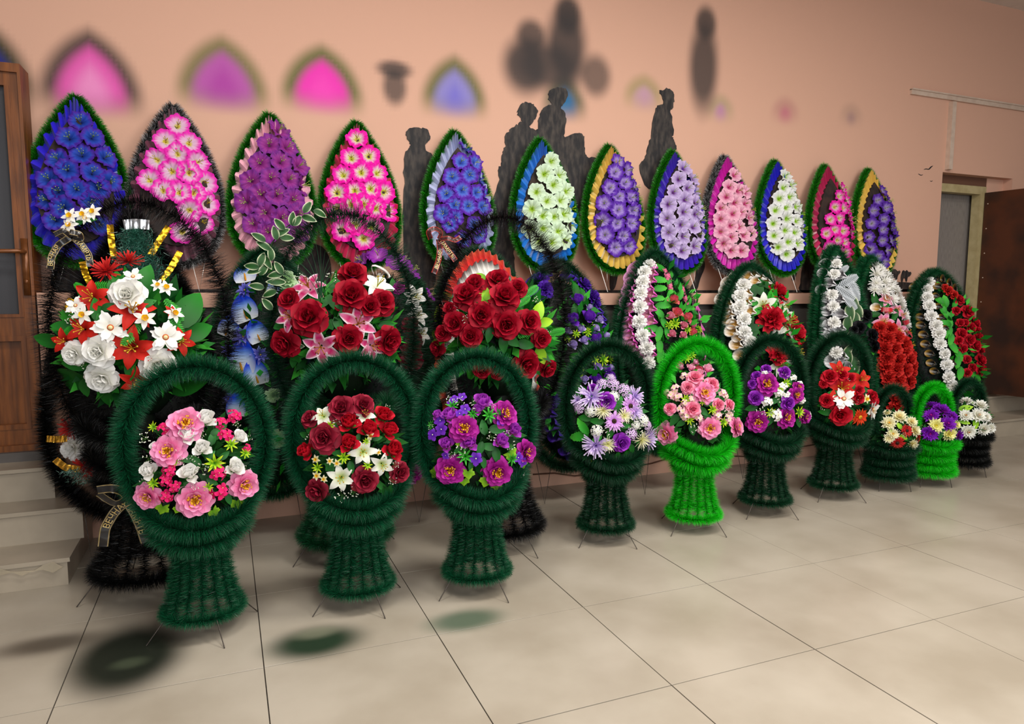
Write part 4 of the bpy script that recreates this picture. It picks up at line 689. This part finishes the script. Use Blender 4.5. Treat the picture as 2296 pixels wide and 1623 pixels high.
bouquet(T, *HE, [('lily', 'scarlet', [(635, 760, 220), (925, 850, 250), (570, 990, 210), (920, 1130, 260), (440, 1080, 160), (1270, 1080, 170), (960, 1370, 190), (1200, 870, 90)]), ('rose', 'white', [(885, 745, 225), (680, 1150, 225), (510, 1165, 180), (705, 1345, 215), (1105, 1250, 225)]), ('anemone', 'white', [(770, 980, 215), (1160, 1050, 200), (930, 620, 130), (525, 825, 130)]),
                  ('daffodil', 'white', [(1015, 915, 135), (575, 890, 120), (1165, 700, 110), (1225, 880, 120), (1105, 680, 90)]), ('spider', 'redfluff', [(890, 460, 175), (740, 580, 175)]),
                  ('leaf', 'green', [(820, 690, 230, 100), (1005, 650, 240, 75), (1330, 850, 310, 55), (1390, 1010, 230, 20), (430, 970, 130, 180), (320, 1070, 180, 170), (460, 1350, 320, 195), (525, 1240, 170, 180), (680, 860, 170, 110), (910, 1280, 140, 270), (740, 1470, 140, 260), (1370, 1445, 250, -35), (800, 1160, 120, 0), (770, 835, 110, 10), (700, 920, 110, 100), (1030, 810, 110), (590, 1410, 130, 260), (780, 1400, 120, 300)]), ('fern', 'bright', [(920, 1030, 170, 230), (1240, 990, 190, -70), (1220, 860, 160, -50), (690, 690, 150, 10), (480, 1000, 110, 40), (560, 700, 100)]), ('sprig', 'whitesprig', [(600, 1250, 70), (1030, 1220, 90), (490, 930, 70)])], A1, up=.3)
for x, y, d in [(490, 200, 105), (580, 190, 100), (650, 170, 100), (485, 265, 100), (600, 215, 80)]:
    P = on_y(x*K_, 420+y*K_, -.44)-np.array(T.location); me, sm = flower('daffodil', 'white'); obj('daffodil', me, T, mat4=orient(P, (-.3, -1, .3), None, random.uniform(0, 6), d*K_/2*3.1/CF))
for x, y, a in [(560, 240, 30), (630, 225, 10), (540, 250, 200)]:
    P = on_y(x*K_, 420+y*K_, -.43)-np.array(T.location); obj('leaf', flower('leaf', 'green')[0], T, mat4=orient(P, (0, -1, .3), np.array([math.cos(math.radians(a)), 0, math.sin(math.radians(a))]), 0, .022))
bow = None
def mourning(T, crop, Y, tails, loops, wd, col, lines, fs, names=('ribbon_tail', 'ribbon_bow')):
    for pts, text, st in tails:
        o, P, lf = strip(T, names[0], pts, Y, wd, col, M_SATIN, crop, lines=lines, label='ribbon tail printed in gold'); lettering(o, P, lf, text, fs, st, T)
    for pts in loops: strip(T, names[1], pts, Y-.012, wd*.9, col, M_SATIN, crop, tw=.5, lines=lines)
mourning(T, A1, -.45, [([(352, 570), (362, 480), (410, 400), (490, 350)], 'ВЕЧНАЯ', .01), ([(515, 350), (570, 400), (620, 470), (632, 555)], 'ПАМЯТЬ', .012)], [[(380, 330, 0), (440, 300, -.02), (500, 345, 0)], [(490, 310, -.02), (560, 325, -.02), (570, 365, 0), (510, 350, 0)]], .026, '141010', 'a8905a', .021)
mourning(T, A2, -.66, [([(720, 1140), (735, 1010), (800, 900), (905, 800)], 'ВЕЧНАЯ', .072), ([(880, 810), (940, 900), (985, 1000), (1020, 1110)], 'ПАМЯТЬ', .02)], [[(680, 745, 0), (770, 730, -.03), (850, 745, -.02), (900, 800, 0), (820, 850, 0), (760, 820, .02), (690, 770, .01)], [(890, 800, 0), (920, 740, -.02), (960, 760, 0)]], .036, '141010', 'a8905a', .030)
T = hoop_basket('dark green tall hoop basket of crimson roses with variegated vine along its handle', -.78, -.26, '0a4a28', '0c3a24')
bouquet(T, *HE, [('rose', 'red', [(1150, 690, 245), (850, 845, 245), (680, 1030, 210), (1370, 740, 195), (1410, 1010, 200), (1130, 1000, 210), (1160, 540, 205), (710, 720, 180), (1280, 770, 160)]), ('lily', 'pinklily', [(840, 620, 215), (710, 840, 215), (1200, 890, 255), (930, 1060, 255), (1300, 1050, 195)]), ('lily', 'white', [(1340, 610, 210)]),
                  ('lobed', 'green', [(1050, 630, 120), (990, 740, 120), (980, 870, 130), (850, 990, 120), (1420, 1130, 110), (1080, 790, 110), (900, 960, 110), (760, 1120, 100)]), ('leaf', 'dgreen', [(890, 730, 120), (1060, 900, 120), (1250, 950, 100), (780, 690, 100), (650, 900, 120), (1400, 900, 110), (560, 900, 90), (740, 1160, 100, 250)]), ('varleaf', 'vargreen', [(745, 1015, 90, 170), (755, 1050, 100, 0), (1410, 640, 80), (560, 755, 110, 120)]), ('loop', 'satinwhite', [(1330, 510, 150), (1400, 540, 120)]), ('sprig', 'whitesprig', [(1010, 560, 90), (780, 570, 80)])], B1, up=.3)
for x, y, a in [(840, 75, 60), (930, 120, -15), (850, 155, -20), (735, 155, 90), (770, 170, 50), (645, 195, 130), (615, 255, 100), (665, 250, 30), (700, 290, 10), (585, 400, 90), (520, 440, 70), (450, 490, 170), (535, 510, 60), (535, 345, 150), (500, 285, 150), (615, 550, 190), (640, 500, 120), (575, 680, 200), (485, 630, 170), (640, 600, 10), (560, 755, 130), (470, 520, 200), (560, 460, 300), (610, 600, 180)]:
    P = on_y(420+x*K_, 440+y*K_, -.34)-np.array(T.location); me, sm = flower('varleaf', 'vargreen'); obj('variegated_leaf', me, T, mat4=orient(P, (random.uniform(-.4, .4), -1, .25), np.array([math.cos(math.radians(a)), 0, math.sin(math.radians(a))]), 0, 98*K_/2*3.3/CF))
mb = MB(); P = np.array([on_y(420+x*K_, 440+y*K_, -.32) for x, y in [(560, 800), (540, 680), (580, 560), (560, 440), (590, 330), (660, 240), (760, 170), (860, 120)]])-np.array(T.location); mb.tube(P, .003, 4, lin('2c4a20')); obj('vine_stem', mb.mesh('vine_stem', M_LEAF), T)
for k in range(12):
    x0, y0 = 930+rng.uniform(-15, 15), 720; x1, y1 = 930+(k-6)*30*rng.uniform(.5, 1.4)+(-40 if k < 5 else 0), 250+abs(k-5)*45+rng.uniform(0, 60); mb = MB(); t = np.linspace(0, 1, 7)
    P = np.array([on_y(420+(x0+(x1-x0)*q**1.8)*K_, 440+(y0+(y1-y0)*q)*K_, -.42-.05*q) for q in t])-np.array(T.location); mb.tube(P, .0022*(1.1-t), 3, lin('2c5a3c')); obj('grass_blade', mb.mesh('grass_blade', M_LEAF), T)
T = hoop_basket('black tall hoop basket of dark red roses with red ribbon bow', -.05, -.42, '070707', '080808')
bouquet(T, *HE, [('rose', 'red', [(635, 610, 160), (800, 580, 180), (580, 690, 200), (850, 700, 215), (685, 830, 210), (860, 900, 210), (500, 890, 180), (1020, 880, 185), (940, 640, 140), (1110, 1000, 150), (610, 980, 170), (1000, 1180, 215), (1150, 1210, 150), (410, 960, 120), (370, 1060, 120), (690, 1220, 140), (800, 1240, 100), (460, 780, 95)]),
                  ('leaf', 'lime', [(655, 560, 120, 170), (700, 670, 160, 100), (360, 830, 150, 130), (350, 970, 140, 190), (1090, 800, 165, 60), (1110, 1120, 140, -60), (1140, 880, 120, 10), (740, 690, 90, 40)]), ('fern', 'bright', [(800, 600, 110, 70), (1040, 660, 120, 40), (410, 680, 130, 140), (1010, 950, 130, 30), (1220, 950, 120, 10), (400, 1010, 130, 200), (620, 1240, 100, 250), (990, 730, 100)]), ('leaf', 'dgreen', [(660, 940, 110), (740, 970, 110), (560, 640, 80), (900, 1010, 130), (1000, 1040, 130), (840, 1040, 120), (760, 1110, 110), (640, 760, 90)]), ('sprig', 'whitesprig', [(570, 860, 60), (1070, 730, 60), (1150, 960, 50)]), ('blade', 'satinwhite', [(420, 740, 150, 120), (530, 780, 120, 150), (690, 940, 80, 290), (515, 1000, 80, 270)])], B2, up=.3)
mourning(T, B2, -.50, [([(352, 540), (385, 450), (395, 370), (385, 300)], 'ВЕЧНАЯ', .022), ([(395, 300), (430, 350), (475, 410), (505, 450)], 'ПАМЯТЬ', .006)], [[(330, 300, 0), (310, 245, -.02), (360, 222, -.02), (410, 250, 0), (385, 300, 0)], [(400, 300, 0), (450, 290, -.03), (500, 310, -.02), (540, 285, 0)]], .026, '3a0c0a', 'c82c1c', .022)
# ------------------------------------------------------------------ front row baskets
BHND = tri_mesh('handle', *garland(ell(0, .69, .235, .29, -62, 242, 90), False, .062, 11500, .0024), M_TINSEL)
BB = tinsel('bowl', [garland(loop(.185, .15, .455, .05, front=.03), True, .058, 9500, .0024), garland(loop(.155, .14, .385, .03, front=.02), True, .055, 8500, .0024), garland(loop(.11, .1, .34), True, .045, 7000, .0024)], M_TINSEL)
BP = tinsel('pedestal', stalks(14, [(.36, .10), (.27, .082), (.18, .098), (.07, .128)], .036, 4600, .0022), M_TINSEL); BR = tinsel('base_ring', [garland(loop(.13, .125, .085), True, .036, 9000, .0022)], M_TINSEL); BL = legs(.125, .09, .2)
BF = foliage((0, -.0, .62), (.165, .13, .185), 330, .075); mb = MB(); mb.dome((0, 0, .52), (.12, .1, .16), lin('0a1a0c'), 14, 8, True); BC = mb.mesh('flower_foam', M_LEAF)
BE = ((0, -.01, .625), (.235, .17, .26))
SH = tri_mesh('handle', *garland(ell(0, .445, .155, .195, -50, 230, 70), False, .052, 10500, .0026), M_TINSEL)
SB = tinsel('bowl', [garland(loop(.15, .135, z, .02 if i == 0 else 0)*[k, k, 1], True, .05, 8500, .0026) for i, (z, k) in enumerate([(.27, 1), (.205, .85), (.15, .85), (.10, .95)])], M_TINSEL); SL = legs(.12, .08, .14)
SF = foliage((0, 0, .36), (.14, .11, .12), 220, .08); mb = MB(); mb.dome((0, 0, .29), (.1, .09, .09), lin('0a1a0c'), 12, 6, True); SC = mb.mesh('flower_foam', M_LEAF); SE = ((0, -.01, .37), (.175, .14, .145))
def basket(label, X, Y, col, small=False, col2=None):
    T = thing('tinsel_basket', label, 'flower basket', (X, Y, 0), 0, 'tinsel baskets in the front row')
    hd, bb, lg, fo, fc = (SH, SB, SL, SF, SC) if small else (BHND, BB, BL, BF, BC)
    obj('handle', hd, T, color=col); obj('bowl', bb, T, color=col2 or col); obj('flower_foam', fc, T); obj('foliage', fo, T, kind='stuff')
    if not small: obj('pedestal', BP, T, color=col); obj('base_ring', BR, T, color=col)
    for l in lg: obj('wire_leg', l, T)
    return T
GRN, LIM = '095030', '10c010'
T = basket('dark green tinsel basket of pink peonies, white rosebuds and hot pink sprigs', -1.39, -.83, GRN)
bouquet(T, *BE, [('peony', 'pink', [(750, 770, 290), (590, 1020, 290), (400, 1440, 240), (840, 1470, 310), (1300, 1330, 260)]), ('bud', 'white', [(940, 720, 190), (770, 870, 200), (905, 990, 165), (410, 1200, 175), (790, 1220, 195), (1210, 1170, 185), (1250, 890, 150), (470, 980, 100)]), ('trio', 'hotpink', [(1130, 865, 170), (1200, 690, 160), (555, 810, 130), (600, 1200, 150), (565, 1290, 140), (570, 1440, 150), (640, 1340, 140), (1060, 1220, 170), (1060, 1400, 190), (1080, 760, 130), (1320, 990, 90)]),
                  ('tuft', 'yellowgreen', [(1020, 1130, 190), (1170, 960, 150), (460, 1310, 130), (1300, 1040, 110), (660, 1120, 80), (460, 800, 110), (960, 1350, 100)]), ('lobed', 'lime', [(540, 1540, 130, 250), (1230, 1490, 140, 290), (1310, 1490, 120, -40), (680, 1550, 90), (1010, 1570, 110, 300)]), ('leaf', 'dgreen', [(1000, 900, 130), (760, 1090, 130), (850, 1110, 120), (980, 1060, 110), (370, 1320, 120, 220), (1110, 1060, 110), (720, 1400, 110), (1000, 1300, 110), (1030, 840, 110), (1150, 1460, 100)]), ('sprig', 'whitesprig', [(385, 900, 110), (830, 1080, 70), (720, 1110, 90), (900, 1180, 110), (840, 1340, 80), (410, 1090, 90), (1310, 1190, 70), (1220, 780, 70), (1330, 900, 60), (680, 1030, 70), (910, 870, 60), (380, 1290, 80)])], (230, 760, Q_))
T = basket('dark green tinsel basket of red roses and white lilies, second from the stairs', -.82, -.82, GRN)
bouquet(T, *BE, [('rose', 'dred', [(670, 630, 250), (870, 600, 210), (380, 720, 170), (510, 900, 260), (440, 1390, 220), (890, 1290, 250), (1210, 1220, 200)]), ('bud', 'brightred', [(740, 755, 195), (925, 820, 195), (740, 950, 195), (340, 1020, 185), (1060, 690, 185), (1110, 830, 175), (1150, 1010, 195)]), ('lily', 'limewhite', [(495, 690, 200), (890, 680, 200), (870, 1030, 230), (1050, 1150, 205), (665, 1270, 230)]),
                  ('lobed', 'green', [(440, 770, 120), (1090, 1370, 160, 260), (1140, 1390, 100, 300), (570, 1160, 110), (1100, 1070, 90)]), ('leaf', 'dgreen', [(500, 1030, 120), (560, 980, 120), (520, 1380, 120), (590, 1130, 120), (640, 1040, 110), (680, 1110, 100), (380, 830, 110), (1000, 900, 90), (760, 1170, 110), (600, 780, 90), (330, 870, 100), (1020, 1330, 100), (820, 900, 90)]), ('tuft', 'yellowgreen', [(690, 1080, 130), (450, 1170, 120), (910, 1150, 100), (560, 790, 100), (900, 930, 80)]), ('daffodil', 'creamy', [(935, 880, 80), (435, 1095, 85), (445, 1245, 85), (510, 1275, 70), (565, 1110, 70), (630, 1130, 70), (1010, 1030, 60)]), ('sprig', 'whitesprig', [(670, 1430, 120), (790, 1395, 100), (1160, 1140, 90), (1090, 620, 60), (380, 900, 70), (1140, 1290, 90), (630, 760, 90)])], (600, 760, Q_))
T = basket('dark green tinsel basket of magenta peonies and violet florets, third from the stairs', -.33, -.87, GRN)
bouquet(T, *BE, [('peony', 'magenta', [(650, 810, 265), (520, 1200, 260), (960, 1220, 265), (1230, 1030, 210), (1030, 680, 225)]), ('bud', 'pinkpurple', [(820, 570, 180), (780, 640, 115), (520, 690, 165), (490, 960, 155), (705, 950, 155), (990, 930, 150), (1110, 830, 145), (410, 690, 115)]), ('floret', 'violet', [(560, 545, 90), (635, 520, 85), (430, 740, 110), (440, 820, 120), (360, 870, 110), (660, 635, 100), (1000, 650, 110), (990, 740, 100), (760, 1090, 130), (1150, 1080, 100), (1190, 1120, 100), (610, 675, 80), (530, 580, 80), (480, 1060, 80)]),
                  ('leaf', 'dgreen', [(830, 800, 130, 100), (960, 820, 160, 0), (870, 980, 130, 170), (950, 1060, 140, -80), (800, 1000, 130, 250), (830, 1130, 110), (890, 720, 100, 80), (1070, 980, 100), (600, 1010, 100), (720, 1140, 110)]), ('lobed', 'lime', [(690, 1220, 120), (860, 1290, 140, 250), (380, 1220, 110, 170), (650, 1290, 110, 270), (950, 1330, 110, 270), (1080, 1040, 130), (630, 940, 110), (1240, 1150, 110, 290), (450, 1310, 80)]), ('tuft', 'bright', [(880, 690, 150), (660, 1070, 150), (540, 610, 120), (730, 680, 110), (1090, 1090, 130), (960, 670, 90), (350, 780, 90)]), ('sprig', 'whitesprig', [(525, 550, 100), (605, 570, 90), (750, 600, 100), (905, 890, 90), (620, 1020, 120), (1190, 1270, 90), (1080, 970, 100), (520, 740, 80), (1040, 860, 70), (350, 800, 60), (900, 610, 70), (530, 1060, 60)])], (880, 760, Q_))
T = basket('dark green tinsel basket of lilac chrysanthemums, cream thistles and lilac gerbera', .47, -.56, '073a20')
bouquet(T, *BE, [('spider', 'lilac', [(390, 600, 220), (430, 1050, 240), (790, 600, 170), (920, 1000, 210), (790, 740, 150), (260, 640, 110)]), ('gerbera', 'lilacg', [(600, 830, 190), (750, 690, 190)]), ('rose', 'purple', [(530, 650, 160), (670, 1030, 170), (400, 530, 100)]), ('needleball', 'cream', [(495, 730, 145), (690, 780, 125), (540, 1040, 125), (855, 1000, 145)]), ('cluster', 'whitephlox', [(600, 600, 110), (380, 740, 120), (440, 920, 130), (870, 820, 130), (800, 870, 100)]), ('cluster', 'phlox', [(490, 480, 120), (600, 490, 130), (700, 540, 140), (270, 710, 110), (760, 950, 120), (910, 870, 100), (570, 430, 90)]),
                  ('sawleaf', 'bright', [(270, 970, 180, 200), (310, 880, 150, 130), (620, 1190, 150, 260), (710, 1170, 150, 265), (790, 1140, 110, 290), (870, 1110, 130, 300), (340, 1140, 120, 240), (440, 990, 100)]), ('leaf', 'green', [(440, 830, 120), (520, 1180, 130, 275), (330, 800, 110, 170), (560, 940, 110), (700, 870, 100), (650, 660, 110), (620, 690, 100), (760, 1080, 90)]), ('sprig', 'whitesprig', [(760, 830, 120), (540, 910, 90), (480, 1150, 80), (820, 930, 90)]), ('tuft', 'yellowgreen', [(400, 1170, 90)])], (1230, 740, Q_))
T = basket('bright lime green tinsel basket of pink peonies and pink roses, tallest of the lime ones', .985, -.59, LIM)
bouquet(T, *BE, [('peony', 'pink', [(610, 570, 200), (255, 950, 200), (660, 895, 200), (920, 890, 180)]), ('rose', 'rosepink', [(455, 520, 130), (285, 715, 120), (500, 720, 150), (840, 680, 110), (740, 680, 110), (520, 430, 140), (680, 490, 130)]), ('bud', 'palepink', [(385, 325, 70), (485, 340, 80), (570, 390, 90), (640, 350, 100), (525, 295, 60)]), ('trio', 'pinkcream', [(335, 530, 110), (300, 590, 110), (360, 600, 100), (420, 410, 90), (400, 730, 110), (780, 570, 100), (800, 600, 90), (440, 780, 110), (560, 800, 90), (730, 780, 100), (820, 810, 110), (430, 660, 90), (250, 560, 80), (490, 630, 80), (850, 770, 80)]),
                  ('tuft', 'yellowgreen', [(440, 630, 110), (680, 720, 110), (470, 820, 100), (780, 840, 110), (590, 650, 80)]), ('leaf', 'dgreen', [(650, 660, 110), (560, 750, 110), (330, 820, 120, 230), (600, 740, 110), (500, 900, 120), (640, 790, 100), (560, 640, 80), (720, 620, 90), (390, 850, 90)]), ('lobed', 'green', [(360, 900, 80), (880, 960, 90), (270, 1050, 90, 260), (680, 1000, 80, 280)]), ('sprig', 'whitesprig', [(520, 890, 90), (810, 760, 100), (500, 600, 60), (850, 740, 80)])], (1430, 740, Q_))
T = basket('dark green tinsel basket of magenta peonies with white florets and yellow tufts', 1.53, -.52, '073a20')
bouquet(T, *BE, [('peony', 'magenta', [(1180, 490, 200), (1090, 840, 200), (1360, 800, 170), (1450, 590, 140), (1530, 790, 130), (1470, 520, 110)]), ('rose', 'purple', [(1070, 620, 130), (1370, 665, 130), (1170, 350, 90), (1340, 380, 120), (1080, 420, 100), (1040, 490, 90)]), ('trio', 'white', [(1180, 650, 120), (1290, 570, 100), (1260, 770, 140), (1330, 510, 100), (1420, 430, 80), (1550, 780, 120), (1360, 590, 80), (1160, 390, 70), (1500, 640, 80), (1480, 480, 60)]),
                  ('tuft', 'yellowgreen', [(1210, 750, 110), (1470, 750, 120), (1350, 480, 90), (1300, 540, 70)]), ('leaf', 'dgreen', [(1030, 710, 110, 190), (1110, 940, 80), (1470, 850, 90), (1250, 640, 100), (1310, 680, 100), (1200, 830, 100), (1300, 850, 90), (1400, 720, 80), (1240, 560, 80)]), ('sprig', 'whitesprig', [(1120, 740, 90), (1290, 620, 80), (1350, 400, 70), (1190, 400, 70)])], (1430, 740, Q_))
b7 = 480/2291; C7 = (1780, 780, b7)
T = basket('dark green tinsel basket of red lilies, red roses and white anemones', 2.14, -.43, '073a20')
bouquet(T, *BE, [('lily', 'scarlet', [(520, 430, 260), (740, 340, 200), (490, 240, 210), (930, 720, 120)]), ('rose', 'brightred', [(385, 310, 170), (315, 385, 100), (350, 565, 155), (610, 320, 115), (700, 450, 115), (695, 540, 135), (500, 720, 240), (840, 520, 140), (880, 570, 110), (520, 290, 130)]), ('anemone', 'white', [(540, 545, 220), (860, 660, 210)]), ('gerbera', 'orange', [(715, 745, 180)]),
                  ('leaf', 'green', [(340, 690, 130, 180), (630, 690, 110), (590, 840, 120, 280), (370, 770, 110), (840, 740, 110), (790, 830, 90), (620, 770, 100), (790, 580, 110), (650, 590, 100), (430, 480, 100), (300, 620, 80), (640, 440, 90)]), ('daffodil', 'creamy', [(785, 545, 100)]), ('sprig', 'whitesprig', [(660, 575, 70), (590, 325, 60), (310, 640, 60)])], C7)
T = basket('small dark green tinsel basket of cream daisies and red gerberas', 2.62, -.42, '073a20', True)
bouquet(T, *SE, [('mum', 'creamy', [(1130, 730, 160), (1020, 800, 150), (1265, 785, 130), (1300, 880, 140), (1060, 920, 130), (1265, 1040, 160), (1000, 690, 90), (1020, 970, 110)]), ('gerbera', 'redger', [(1215, 885, 130), (1110, 1020, 150), (1360, 990, 120)]), ('leaf', 'lime', [(1160, 1090, 90), (1130, 830, 80), (1220, 1110, 70), (1190, 960, 80), (1150, 950, 70)]), ('sprig', 'whitesprig', [(1050, 1090, 80), (1180, 930, 60), (1110, 900, 60), (1340, 1090, 50)]), ('tuft', 'yellowgreen', [(1230, 1110, 80), (1040, 890, 70)])], C7)
T = basket('small bright lime green tinsel basket of purple and yellow chrysanthemums', 2.95, -.45, LIM, True)
bouquet(T, *SE, [('mum', 'purplemum', [(1490, 610, 160), (1470, 720, 160), (1600, 660, 170), (1650, 810, 170), (1460, 920, 180), (1790, 940, 130), (1700, 730, 130), (1540, 640, 120), (1420, 900, 110)]), ('mum', 'yellowmum', [(1525, 830, 170), (1670, 920, 160), (1745, 820, 110)]), ('leaf', 'green', [(1570, 940, 80), (1630, 970, 80), (1600, 870, 80)])], C7)
T = basket('small black and green tinsel basket of white chrysanthemums, nearest the brown door', 3.40, -.37, '073a20', True, '070908')
bouquet(T, *SE, [('mum', 'whitemum', [(1840, 570, 130), (2000, 610, 150), (1840, 720, 150), (1980, 720, 160), (2060, 740, 120), (1865, 900, 170), (2040, 870, 160), (2110, 860, 120)]), ('leaf', 'lime', [(1840, 640, 130, 10), (1830, 790, 100, -20), (2000, 960, 140, -45), (1950, 820, 100), (1930, 500, 70, 60)])], C7)
bpy.context.view_layer.update()
